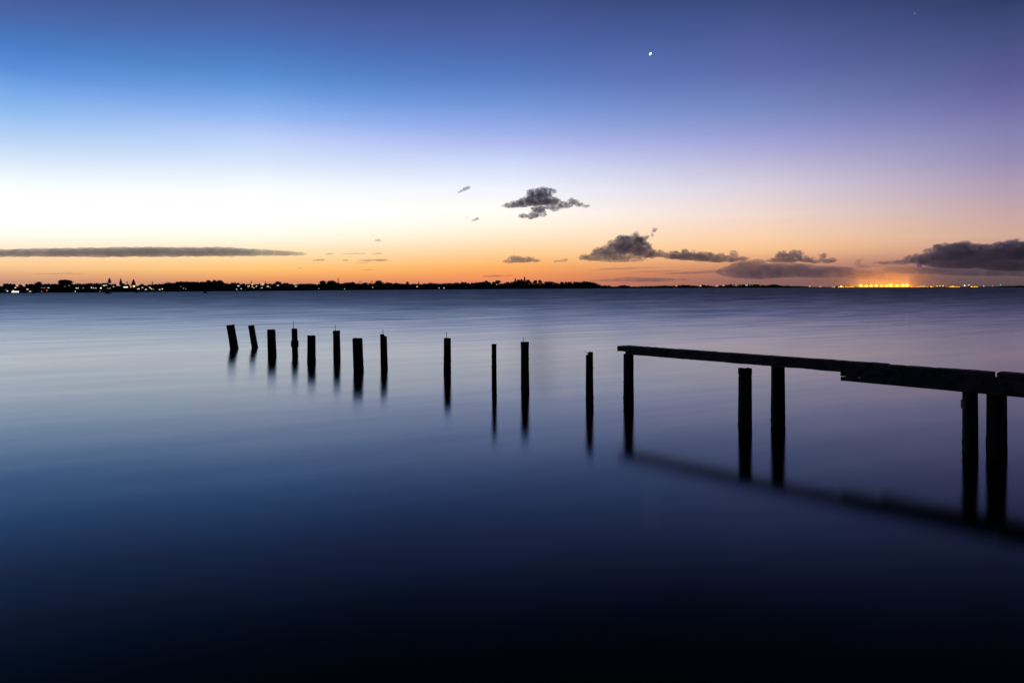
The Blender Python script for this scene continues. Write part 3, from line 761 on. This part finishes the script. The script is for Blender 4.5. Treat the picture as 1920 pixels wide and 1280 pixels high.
house('house with three faint windows alone in the dark wooded rise', [(339.3, 537, 1.8, 1.2, 'dim'), (344, 540.3, 2.4, 2.0, 'dim'), (347.8, 541.4, 2.2, 1.3, 'dim')])
house('house with one oblong white window past the wooded rise', [(447, 535.8, 4.4, 1.9, 'white')])
lamp('greenish lamp low on the shore past the wooded rise', 444, 542.3, 1.3, 'lime')
lamp('white lamp low on the shore beside the greenish lamp', 452.3, 541.2, 1.4, 'white')
house('house with a long warm window and a dim one beside the orange lamp', [(466, 536.2, 4.0, 1.8, 'warm'), (465.5, 538.8, 2.4, 1.4, 'dim')])
lamp('bright orange lamp on the skyline at a narrow spire', 472.8, 533.7, 1.8, 'orange')
house('house with two warm windows under the orange lamp', [(473.2, 537.5, 2.6, 2.0, 'warm'), (475.7, 539.6, 2.4, 1.3, 'warm')])
house('house with a pale green lit window beside the orange lamp', [(480.5, 536.5, 3.0, 2.2, 'lime')])
lamp('tilted yellow light on the skyline below a narrow spire', 492.6, 532.2, 1.6, 'yellow')
house('house with a narrow greenish window below the tilted yellow light', [(490.8, 539.6, 4.0, 1.3, 'lime')])
house('house with one broad warm window and a faint one below the second spire', [(502.3, 536.9, 4.8, 1.8, 'white'), (506.5, 539, 1.8, 1.5, 'dim')])
house('house with a single warm window under the low rounded tree', [(521, 535, 3.8, 1.9, 'warm')])
lamp('white lamp on the skyline over a greenish window', 553, 532.8, 1.3, 'white')
house('house with one greenish white window below the lone skyline lamp', [(554.6, 536.8, 4.2, 1.7, 'lime')])
lamp('faint red light at the shore before the domed trees', 598, 541, 1.0, 'pink', name='navigation_light', cat='beacon', group='coloured beacons', post=2)
lamp('green navigation light at the shore past the signal tower', 646, 541.7, 1.1, 'green', name='navigation_light', cat='beacon', group='coloured beacons', post=2)
lamp('single small white light in the dark wood past the palms', 699, 538.6, 1.1, 'white', post=3)
lamp('warm orange round lamp in the middle of the long dark wood', 782.2, 537.3, 1.7, 'warm', post=3)
lamp('nearer of two close white lamps on the dark middle shore', 823.2, 539.8, 1.2, 'white', post=2)
lamp('brighter of two close white lamps on the dark middle shore', 832.6, 539.8, 1.4, 'white', post=2)
lamp('single warm light high in the trees at the start of the headland', 931.4, 533.6, 1.0, 'warm', post=3)
lamp('small white light beyond the headland, first on the distant shore', 1268, 535.9, 1.0, 'white', far, post=2)
lamp('warm bright light on the distant shore among low scrub', 1313.3, 535.5, 1.6, 'warm', far, post=2)
lamp('white light on the distant shore between the warm light and the greenish houses', 1344.2, 535.8, 1.5, 'white', far, post=2)
lamp('pale light a little higher on the distant shore', 1356.5, 534.8, 1.2, 'lime', far, post=2)
house('distant house with two faint greenish windows', [(1376, 535, 1.4, 1.0, 'dim'), (1380, 535.2, 2.4, 1.3, 'lime')], far)
house('distant house with a pale lit strip at the end of the scrub', [(1390, 534.8, 1.8, 1.1, 'dim'), (1399.5, 534.6, 4.6, 1.5, 'white')], far)
lamp('warm double lamp on the low bare spit', 1518, 536.6, 1.6, 'warm', far, post=2)
lamp('warm single lamp further out on the low bare spit', 1538, 537.3, 1.6, 'warm', far, post=2)

# signal tower
def tower():
    q = near.ground(634, 1.0); Y = q.y * 1.004; s = Y/F; h = at_depth(634, 520.6, Y).z - q.z
    r = empty('signal_tower', Vector((q.x*1.004, Y, q.z - 0.2)))
    tag(r, 'lattice signal tower with antenna drums rising over the trees', 'tower')
    bm = bmesh.new(); a = 0.62*s
    for sx, sy in ((-1, -1), (1, -1), (1, 1), (-1, 1)):
        bm_tube(bm, [(sx*a, sy*a, -0.4), (sx*a*0.6, sy*a*0.6, h*0.93)], [0.12, 0.09], 6)
    for k in range(9):
        z = h*(0.05 + 0.1*k); f = 1 - 0.4*z/h
        for (x0, y0, x1, y1) in ((-1,-1,1,-1), (1,-1,1,1), (1,1,-1,1), (-1,1,-1,-1)):
            bm_tube(bm, [(x0*a*f, y0*a*f, z), (x1*a*f, y1*a*f, z + 0.09*h)], [0.06, 0.06], 5)
    obj('lattice_mast', bm, M['steel'], r)
    for z, w_, hh in ((0.96, 1.15, 0.07), (0.83, 0.8, 0.05), (0.70, 1.05, 0.06)):
        bm = bmesh.new(); bm_tube(bm, [(0, 0, h*(z - hh)), (0, 0, h*z)], [w_*s, w_*s], 12)
        obj('antenna_drum', bm, M['steel'], r)
tower()
def pole(x, y, label):
    q = far.ground(x, 0.6); Y = q.y; s = Y/F; h = at_depth(x, y, Y).z - q.z
    bm = bmesh.new(); bm_tube(bm, [(0, 0, -0.5), (0, 0, h)], [0.4*s, 0.3*s], 8); bm_box(bm, -0.8*s, 0.8*s, -0.2, 0.2, h*0.92, h)
    o = obj('utility_pole', bm, M['bark']); o.location = q; tag(o, label, 'pole')
pole(1474.6, 532.9, 'taller utility pole on the bare part of the distant shore')
pole(1478.3, 533.4, 'shorter utility pole beside the taller one on the distant shore')

# moored boats
def boat(x, yb, w, hh, label, cabin=0.55):
    q = on_water(x, yb); s = q.y / F; L_ = w*s; h = hh*s
    r = empty('moored_boat', q, facing(q)); tag(r, label, 'boat', 'boats moored off the shore')
    bm = bmesh.new(); rings = []
    for i in range(9):
        f = i/8.0; x_ = -L_/2 + L_*f; wd = L_*0.16*math.sin(math.pi*min(1.0, 0.12 + 0.88*(1 - f)))**0.6 + 0.02
        sh = h*0.42*(1 + 0.25*f*f)
        rings.append([bm.verts.new(p) for p in ((x_, -wd, sh), (x_, -wd*0.8, 0.0), (x_, 0, -0.3), (x_, wd*0.8, 0.0), (x_, wd, sh))])
    for a, b_ in zip(rings, rings[1:]):
        for k in range(4): bm.faces.new((a[k], b_[k], b_[k+1], a[k+1]))
        bm.faces.new((a[4], b_[4], b_[0], a[0]))
    bm.faces.new(rings[0]); bm.faces.new(rings[-1][::-1])
    bmesh.ops.recalc_face_normals(bm, faces=bm.faces[:])
    obj('hull', bm, M['hull'], r)
    bm = bmesh.new(); c = L_*cabin*0.5
    v = bm_box(bm, -c, c*0.7, -L_*0.09, L_*0.09, h*0.40, h)
    for i in (5, 6): v[i].co.x -= c*0.3
    obj('cabin', bm, M['hull'], r)
    bm = bmesh.new(); bm_tube(bm, [(0, 0, h*0.9), (0, 0, h*1.5)], [0.09*s + 0.02, 0.05*s + 0.02], 6)
    obj('mast', bm, M['steel'], r)
boat(202.5, 550.8, 12, 4.0, 'largest moored boat, dark hull under the tiered pine')
boat(385.3, 549.2, 7.5, 3.6, 'dark boat moored below the wooded rise')
boat(256.5, 548.9, 6, 2.2, 'small low boat moored below the floodlight')
boat(63.5, 550.6, 6, 2.0, 'small low boat moored off the shore before the red light')

# ------------------------------------------------------------------ port across the bay
GM = 'floodlight masts of the port'
PY = 3400.0
def mast(x, y, r, label, col='sodium'):
    z = at_depth(x, y, PY).z; u, _ = lvl(x, y); s = PY/F
    root = empty('floodlight_mast', (u/F*PY, PY, 0.2)); tag(root, label, 'floodlight', GM)
    bm = bmesh.new(); bm_tube(bm, [(0, 0, -1), (0, 0, z)], [0.5, 0.3], 8); obj('pole', bm, M['steel'], root)
    bm = bmesh.new()
    for k in range(6):
        a = k*math.pi/3; bm_blob(bm, (r*s*0.5*math.cos(a), r*s*0.5*math.sin(a), z), (r*s*0.52, r*s*0.52, r*s*0.62), 1)
    obj('lamp_ring', bm, E[col], root, True)
MASTS = [(1614.3, 536.0, 2.2, 'first big orange floodlight of the port row, at its headland end'),
 (1624.2, 536.3, 1.9, 'second floodlight of the port row, slightly lower than its neighbours'),
 (1633.4, 536.1, 2.0, 'third floodlight of the port row'),
 (1643.0, 535.9, 2.2, 'fourth floodlight of the port row, brighter core'),
 (1653.0, 536.3, 1.6, 'smallest fifth floodlight in the middle of the port row'),
 (1662.0, 536.2, 1.8, 'sixth floodlight of the port row, just before the widest glow'),
 (1670.5, 535.4, 2.6, 'seventh and widest floodlight of the port row'),
 (1682.0, 535.8, 2.3, 'eighth floodlight of the port row, after the widest glow'),
 (1692.2, 535.2, 2.2, 'ninth and highest floodlight of the port row'),
 (1700.3, 535.6, 2.0, 'last floodlight of the port row, at its open-water end')]
for a in MASTS: mast(a[0], a[1], a[2]*1.12, a[3])
def glowband(x0, x1, ytop, label, col, roof_peaks=()):
    """low box with glowing panels, added to imitate the lamplit wharf"""
    Y = PY - 60; s = Y/F; xc = (x0 + x1)/2
    u, _ = lvl(xc, 538); root = empty('wharf_glow', (u/F*Y, Y, 0.3)); tag(root, label, 'glowband', 'glow bands added along the port')
    half = (x1 - x0)/2*s; h = max(2.0, at_depth(xc, ytop, Y).z - 0.3)
    bm = bmesh.new(); bm_box(bm, -half, half, 0.3, 26, -1, h); obj('wall', bm, M['wall'], root)
    bm = bmesh.new()
    a = [bm.verts.new(p) for p in ((-half-.5, -.5, h), (half+.5, -.5, h), (half+.5, 26.5, h), (-half-.5, 26.5, h), (-half-.5, 13, h+1.3), (half+.5, 13, h+1.3))]
    for f in ((0,1,5,4), (2,3,4,5), (1,2,5), (3,0,4), (3,2,1,0)): bm.faces.new([a[i] for i in f])
    obj('roof', bm, M['roof'], root)
    n = max(1, int((x1 - x0)/2.6)); bw = 2*half/n
    for k in range(n):
        bm = bmesh.new(); c = -half + bw*(k + 0.5); hh = h*random.uniform(0.40, 0.95)
        bm_box(bm, c - bw*0.42, c + bw*0.42, -0.1, 0.25, 0.2, hh); obj('glow_panel', bm, E[col], root)  # glowing panel imitates the wharf lit by the masts
glowband(1571, 1583, 536.6, 'yellow glow band, added for the lamplit wharf, at the headland end of the port lights', 'sodium_low')
glowband(1584.5, 1604, 537.0, 'long low yellow glow band, added for the lit wharf, before the floodlight row', 'sodium_low')
glowband(1606, 1704, 537.1, 'longest glow band added for the lit wharf, running beneath all ten floodlights', 'sodium_low')
glowband(1706, 1724, 537.0, 'low glow band added for the lit wharf just past the floodlight row', 'sodium_low')
glowband(1729, 1741, 536.4, 'short bright added glow band in the gap after the floodlight row', 'warm')
glowband(1744, 1750, 536.0, 'small orange added glow band standing alone', 'sodium_low')
glowband(1779, 1800, 535.9, 'tall yellow added glow band beside the white work lights', 'sodium_low')
glowband(1820, 1834, 536.1, 'last yellow added glow band, past the white work lights', 'sodium_low')
def wl(label, x, y, r, col): lamp(label, x, y, r, col, far, post=1.5, group='work lamps of the port')
wl('white lamp before the yellow glow bands at the headland end', 1560.5, 538.1, 1.0, 'white')
wl('longer white lamp before the yellow glow bands at the headland end', 1564, 538.0, 1.5, 'white')
wl('bright yellow lamp on the first yellow glow band', 1577, 536.8, 1.8, 'bright')
wl('yellow lamp above the long low glow band', 1597.5, 536.2, 1.3, 'yellow')
wl('warm lamp over the short bright glow band', 1733, 535.9, 1.5, 'warm')
wl('first of three small yellow lamps in the gap', 1757, 536.1, 1.4, 'sodium_low')
wl('middle of three small yellow lamps in the gap', 1762.5, 535.9, 1.3, 'sodium_low')
wl('last of three small yellow lamps in the gap', 1768, 535.9, 1.5, 'sodium_low')
wl('cross-shaped white work light of the port', 1808.5, 535.4, 1.9, 'bright')
wl('highest white work light of the port, beside the cross-shaped one', 1816.5, 534.4, 1.8, 'white')
wl('lone white lamp past the last glow band', 1844.5, 536.3, 1.3, 'white')
wl('faint pinkish lamp before the green beacon', 1861, 535.7, 0.9, 'pink')
lamp('green beacon light at the far tip past all port lights', 1875.8, 533.8, 1.1, 'green', far, name='navigation_light', cat='beacon', group='coloured beacons', post=3)

woods('woods', near, -690, 300, 3.6, 'dark tree belt along the low shore among the lit houses', 3, ((1.0, 1.0), (0.85, 0.9), (0.6, 0.8), (0.35, 0.7), (0.12, 0.5)))
woods('woods', near, 300, 940, 3.2, 'dark continuous wood along the middle of the shoreline', 4, ((1.0, 1.0), (0.85, 0.9), (0.6, 0.9), (0.35, 0.8), (0.12, 0.5)))
woods('woods', near, 940, 1130, 2.6, 'dark wood covering the end of the headland', 5, ((1.0, 1.0), (0.75, 0.9), (0.4, 0.8), (0.12, 0.5)))
woods('woods', far, 1045, 1520, 2.4, 'low scrub and trees along the distant shore beyond the headland', 6, ((1.0, 1.0), (0.5, 0.8), (0.1, 0.5)))
woods('woods', far, 1866, 2590, 5.0, 'low scrub on the distant point past the green beacon', 7, ((1.0, 1.0), (0.5, 0.8)))

# haze dome and point lamps added to make the glow over the port
def port_glow():
    bm = bmesh.new(); s = PY/F
    cx = (1657 - 960)/F*PY; bmesh.ops.create_icosphere(bm, subdivisions=4, radius=1.0)
    for v in bm.verts:
        z = max(v.co.z, 0.0); v.co = Vector((cx + v.co.x*150*s, PY + 20 + v.co.y*230, -1.5 + z*40*s))
    m, nt, N, L = new_mat('glow_air'); out = N.new('ShaderNodeOutputMaterial')
    v = N.new('ShaderNodeVolumePrincipled'); v.inputs['Color'].default_value = (0.85, 0.85, 0.85, 1); v.inputs['Density'].default_value = 0.0005
    v.inputs['Anisotropy'].default_value = 0.2
    L.new(v.outputs[0], out.inputs['Volume'])
    tag(obj('haze', bm, m), 'thin haze dome added for the orange glow over the port', None, None, 'stuff')
    for (x, y, r, _) in MASTS[::2] + MASTS[-1:]:
        ld = bpy.data.lights.new('glow_lamp', 'POINT'); ld.color = (1.0, 0.30, 0.012); ld.energy = 0.9e6; ld.shadow_soft_size = 3.0  # extra point lamp at a mast, added so the haze glows
        lo_ = bpy.data.objects.new('glow_lamp', ld); C.objects.link(lo_)
        p = at_depth(x, y - 2.5, PY - 6); lo_.location = p
port_glow()

# ---- planet and star
def celestial(name, x, y, rx, rz, tilt, mat, label, cat):
    D = 60000.0; p = at_depth(x, y, D); s = D/F
    bm = bmesh.new(); bmesh.ops.create_icosphere(bm, subdivisions=3, radius=1.0)
    for v in bm.verts: v.co = Vector((v.co.x*rx*s, v.co.y*rx*s, v.co.z*rz*s))
    o = obj(name, bm, mat, None, True); o.location = p; o.rotation_euler = (0, math.radians(tilt), 0)
    tag(o, label, cat)
celestial('crescent_moon', 1219.4, 101.3, 1.5, 2.9, 32, E['planet'], 'tiny brilliant white crescent high in the dusk sky', 'moon')
celestial('star', 1715, 25.6, 0.7, 2.2, 45, E['star'], 'faint pale star near the top edge of the violet sky', 'star')
celestial('star', 573, 150, 0.6, 1.3, 40, E['star'], 'very faint star in the bright blue part of the sky', 'star')

# ------------------------------------------------------------------ clouds (volumes far out over the bay)
def cloud_mat(name, color, dens, scale, thresh, soft):
    m, nt, N, L = new_mat(name); out = N.new('ShaderNodeOutputMaterial')
    v = N.new('ShaderNodeVolumePrincipled'); v.inputs['Color'].default_value = (*color, 1)
    v.inputs['Anisotropy'].default_value = 0.5
    geo = N.new('ShaderNodeNewGeometry')
    nz = N.new('ShaderNodeTexNoise'); nz.inputs['Scale'].default_value = scale; nz.inputs['Detail'].default_value = 3; nz.inputs['Roughness'].default_value = 0.6
    L.new(geo.outputs['Position'], nz.inputs['Vector'])
    mr = N.new('ShaderNodeMapRange'); L.new(nz.outputs['Fac'], mr.inputs[0]); mr.inputs[1].default_value = thresh - soft; mr.inputs[2].default_value = thresh + soft; mr.inputs[3].default_value = 0.0; mr.inputs[4].default_value = dens
    L.new(mr.outputs[0], v.inputs['Density']); L.new(v.outputs[0], out.inputs['Volume'])
    return m
def cloud(blobs, D, label, mat, vox=1.2, disp=1.0, dsize=9.0, depth=1.0, seed=0, group=None, curl=0.0):
    """blobs: (x, y, rx, ry[, tilt]) in photo pixels, built at distance D with real thickness; curl > 0 grows smaller billows over each"""
    s = D / F; ac = Acc(); rnd = random.Random(seed)
    cx = sum(b_[0] for b_ in blobs)/len(blobs); cy = sum(b_[1] for b_ in blobs)/len(blobs)
    o0 = at_depth(cx, cy, D)
    def ball(c, r, tl=0.0, flatb=0.8, sub=2):
        V, Fc = Acc.sphere(sub); out = []; ct, st = math.cos(tl), math.sin(tl)
        for n in V:
            x_, y_, z_ = n[0]*r[0], n[1]*r[1], n[2]*r[2]*(flatb if n[2] < 0 else 1.0)
            out.append((c.x + x_*ct - z_*st, c.y + y_, c.z + x_*st + z_*ct))
        ac.add(out, Fc)
    for b_ in blobs:
        x, y, rx, ry = b_[:4]; tl = math.radians(b_[4]) if len(b_) > 4 else 0.0
        ryd = min(rx, ry*1.6) * depth
        p = at_depth(x, y, D) - o0 + Vector((0, (rnd.uniform(-0.3, 0.3)*ryd*s if curl > 0 else 0.0), 0))
        k0 = 1.0 - 0.22*min(1.0, curl)
        ball(p, (rx*s*k0, ryd*s*k0, ry*s*k0), tl, 0.8 if ry > 5 else 1.0, 3)
        if curl > 0:
            n = int(7 + 1.6*rx)
            for i in range(n):
                a = rnd.uniform(-0.25, math.pi + 0.25); e = rnd.uniform(-0.9, 0.9)
                rr = max(1.0, min(rx, ry) * rnd.uniform(0.12, 0.40)); k_ = rnd.uniform(0.80, 1.02)
                lx, lzv = math.cos(a)*rx*0.9*k_, math.sin(a)*ry*0.95*k_
                d = Vector(((lx*math.cos(tl) - lzv*math.sin(tl))*s, e*ryd*0.7*s, (lx*math.sin(tl) + lzv*math.cos(tl))*s))
                ball(p + d, (rr*s*rnd.uniform(0.9, 1.5), rr*s, rr*s*rnd.uniform(0.75, 1.0)), 0.0, 0.8)
    o = ac.obj('cloud', mat); o.location = o0
    rm = o.modifiers.new('union', 'REMESH'); rm.mode = 'VOXEL'; rm.voxel_size = vox * s
    tx = bpy.data.textures.new('cloud_lumps', 'CLOUDS'); tx.noise_scale = dsize * 0.5 * s; tx.noise_depth = 4
    dm = o.modifiers.new('lumps', 'DISPLACE'); dm.texture = tx; dm.strength = disp * 2.2 * s; dm.mid_level = 0.5; dm.texture_coords = 'LOCAL'
    tag(o, label, 'cloud', group)
    return o
D1 = 16000.0; k1 = F / D1      # 1 px = 12.5 m there
dark = cloud_mat('cloud_dark', (0.92, 0.85, 0.90), 0.0110, 0.012, 0.43, 0.12)
mid = cloud_mat('cloud_mid', (0.985, 0.915, 0.955), 0.0070, 0.011, 0.40, 0.09)
flat = cloud_mat('cloud_flat', (0.988, 0.925, 0.965), 0.0030, 0.003, 0.20, 0.30)
thin = cloud_mat('cloud_thin', (0.95, 0.88, 0.92), 0.0020, 0.004, 0.42, 0.14)
streak = cloud_mat('cloud_streak', (0.98, 0.91, 0.95), 0.0030, 0.006, 0.36, 0.22)
GC = 'clouds over the afterglow'
# long stratus bar
bl = []
for i in range(34):
    x = -150 + i*21.5
    top = interp([(-150, 469), (0, 467), (150, 464), (260, 462.5), (430, 463), (500, 467.5), (540, 470.5), (590, 474.5)], x)
    bot = interp([(-150, 484), (0, 483.5), (250, 484.5), (400, 483.5), (500, 481.5), (560, 480), (590, 477)], x)
    bl.append((x, (top + bot)/2, 26 if x < 540 else 18, (bot - top)/2))
cloud(bl, D1, 'long flat grey cloud bar lying over the lit shore', flat, 1.2, 2.2, 30, 1.6, 1, GC)
cloud([(1003, 378, 32, 12), (975, 384, 30, 8), (957, 387, 18, 5), (1015, 367, 20, 13), (1034, 360, 9, 8), (1000, 366, 12, 11), (1030, 380, 24, 10), (1055, 386, 20, 7), (1075, 379, 12, 7), (1085, 384, 10, 5), (1099, 387, 8, 4), (1010, 394, 16, 9), (1036, 390, 22, 6), (1062, 387, 14, 5), (1003, 404, 11, 8), (1018, 402, 7, 9), (982, 406, 11, 6), (995, 408, 8, 5), (1040, 394, 10, 4)],
      D1, 'dark ragged cloud floating alone high above the headland', dark, 0.8, 1.2, 8, 1.2, 2, GC, 1.0)
cloud([(872, 355, 10, 4, 20), (865, 359, 8, 2.5, 20), (878, 352, 5, 4)], D1, 'small dark wisp higher than the other scraps beside the ragged cloud', dark, 0.8, 1.2, 5, 1.2, 3, GC, 1.0)
cloud([(893, 411, 7, 2.6, 30), (888, 413, 5, 2, 20)], D1, 'tiny tilted scrap below the ragged cloud', dark, 0.6, 1.2, 4, 1.2, 4, GC)
cloud([(875, 407, 7, 1.8, 20)], D1, 'faintest tiny scrap beside the tilted scrap', thin, 0.5, 1.0, 4, 1.2, 5, GC)
cloud([(975, 489, 34, 6), (968, 485, 18, 6), (992, 487, 14, 6), (1005, 489, 10, 4), (955, 491, 16, 3.5)], D1, 'lens-shaped low cloud over the headland trees', mid, 0.8, 1.2, 8, 1.3, 6, GC, 1.0)
cloud([(1052, 489.5, 12, 2.6), (1060, 487.5, 6, 3.2), (1042, 490, 5, 2.4)], D1, 'small low puff between the lens cloud and the heaped cloud', mid, 0.8, 1.2, 5, 1.3, 7, GC, 1.0)
cloud([(1150, 483, 60, 9), (1115, 485, 34, 7), (1100, 483, 16, 7), (1140, 474, 32, 12), (1170, 465, 30, 20), (1182, 457, 22, 16), (1198, 470, 24, 18), (1210, 476, 14, 14), (1160, 488, 60, 5), (1128, 475, 14, 9)],
      D1, 'large heaped cloud with a flat base past the headland', mid, 1.1, 1.6, 9, 1.2, 8, GC, 1.0)
cloud([(1191, 440, 6, 7, -15), (1196, 449, 8, 6), (1204, 450, 11, 7), (1212, 446, 7, 5, 30), (1208, 457, 10, 5), (1216, 462, 5, 5)], D1, 'torn rags of cloud on top of the large heaped cloud', dark, 0.8, 1.2, 5, 1.2, 9, GC, 1.0)
cloud([(1227, 432, 6, 4.6, 30), (1223, 441, 3.5, 5)], D1, 'detached rag floating above the heaped cloud', dark, 0.8, 1.2, 4, 1.2, 10, GC, 1.0)
cloud([(1222, 480, 12, 8), (1236, 477, 13, 9), (1262, 481, 26, 9), (1290, 481, 34, 12), (1318, 484, 32, 11), (1345, 487, 30, 9), (1352, 480, 8, 7), (1376, 479, 8, 10), (1372, 487, 20, 8), (1391, 486, 13, 6)],
      D1, 'long lumpy cloud joined to the heaped cloud on its seaward side', mid, 0.8, 1.2, 8, 1.2, 11, GC, 1.0)
cloud([(1165, 503.5, 45, 2.2, 1), (1205, 501.5, 38, 1.6), (1130, 506, 30, 1.2, 2)], D1, 'upper of three thin dark streaks under the heaped cloud', streak, 0.6, 0.7, 10, 2, 12, GC)
cloud([(1225, 509, 55, 1.7, 1), (1262, 507.5, 25, 1.3)], D1, 'middle of three thin dark streaks under the heaped cloud', streak, 0.6, 0.7, 10, 2, 13, GC)
cloud([(1300, 511, 60, 2.6, 2), (1340, 508, 30, 2.2), (1270, 513, 30, 1.5)], D1, 'lowest thin streak reaching towards the mauve bank', flat, 0.6, 0.7, 10, 2, 14, GC)
cloud([(1200, 524.5, 75, 4.5), (1180, 521.5, 26, 3), (1255, 524, 40, 2.6), (1140, 526, 40, 2.5)], D1*1.2, 'pale flat bank lying low on the horizon past the headland', thin, 0.8, 0.9, 10, 2.5, 15, GC)
cloud([(1420, 510, 78, 17), (1400, 503, 36, 15), (1418, 494, 20, 9), (1470, 508, 80, 16), (1540, 511, 80, 13), (1600, 514, 60, 9)], D1*1.2, 'pale mauve cloud bank behind the dark puffs', thin, 1.1, 2.0, 12, 1.6, 16, GC)
cloud([(1478, 487, 32, 9), (1490, 480, 15, 10), (1470, 481, 16, 10), (1455, 489, 22, 6), (1488, 474, 7, 6)], D1, 'dark heaped puff above the mauve bank', mid, 0.8, 1.2, 7, 1.2, 17, GC, 1.0)
cloud([(1511, 488, 16, 7.5), (1527, 491, 14, 5.5), (1503, 485, 8, 5)], D1, 'smaller dark puff right against the heaped puff', mid, 0.8, 1.2, 6, 1.2, 18, GC, 1.0)
cloud([(1544, 480, 8, 6), (1551, 490, 15, 6), (1563, 488, 7, 5), (1541, 487, 6, 5)], D1, 'small two-lobed dark puff nearest the port glow', mid, 0.8, 1.2, 5, 1.2, 19, GC, 1.0)
cloud([(1608, 494, 6, 6), (1611, 488, 6, 3.5), (1619, 500, 12, 4), (1617, 485, 5, 1.5, 20)], D1, 'faint curled scrap above the port floodlights', thin, 0.7, 1.4, 5, 1.4, 20, GC)
cloud([(1660, 493, 24, 3.5), (1690, 492, 28, 5), (1730, 488, 34, 12), (1770, 481, 36, 21), (1796, 473, 26, 17), (1815, 474, 22, 17), (1829, 464, 6, 6), (1850, 481, 52, 21), (1885, 477, 38, 22), (1868, 466, 12, 8), (1891, 464, 16, 8), (1925, 476, 42, 21), (1970, 478, 42, 22), (2020, 482, 42, 20), (1800, 495, 95, 15), (1900, 498, 105, 17), (2000, 497, 60, 12)],
      D1, 'huge dark cloud bank above the far end of the port', mid, 1.1, 1.6, 10, 1.2, 21, GC, 1.0)
cloud([(1760, 508, 110, 8), (1860, 511, 120, 9), (1960, 512, 110, 9), (1700, 505, 60, 5)], D1*1.2, 'pale veil hanging under the huge dark bank', thin, 1.2, 1.2, 14, 1.8, 22, GC)
small = [(617, 476, 8, 1.1, 'short dark streak off the tip of the long bar'), (664, 475.6, 26, 0.9, 'long hairline streak level with the tip of the bar'), (707, 475.2, 10, 1.1, 'small dark streak at the end of the hairline'),
         (598, 487.6, 13, 1.5, 'dark oval streak just under the tip of the bar'), (648, 488, 6, 1.3, 'tiny oval streak between two longer ones'), (700, 488, 30, 1.7, 'longest low streak between the bar and the headland'), (680, 492.6, 14, 0.8, 'faint line under the longest low streak'),
         (708, 450.6, 6, 2.0, 'lone small puff high over the streaks'), (690, 506, 14, 0.7, 'faint low line over the middle wood'), (925, 517.5, 22, 1.6, 'slanting streak touching the headland trees'), (955, 516.6, 9, 1.2, 'short streak over the start of the headland'), (562, 502.5, 3, 1.0, 'speck of cloud under the long bar'), (110, 513, 55, 0.7, 'hairline streak over the wide spreading tree')]
for i, (x, y, rx, ry, lb) in enumerate(small):
    ry = max(1.0, ry*1.25)
    cloud([(x - rx*0.35, y + 0.3, rx*0.65, ry*0.8), (x + rx*0.3, y - 0.3, rx*0.7, ry)], D1, lb, streak, 0.55, 0.6, 8, 4.0, 30 + i, GC)

sc = bpy.context.scene
sc.render.engine = 'CYCLES'
sc.cycles.volume_step_rate = 0.6
sc.cycles.volume_bounces = 8
sc.cycles.volume_max_steps = 256
sc.cycles.max_bounces = 10
sc.cycles.transparent_max_bounces = 16
sc.cycles.sample_clamp_indirect = 4.0
sc.cycles.use_denoising = True
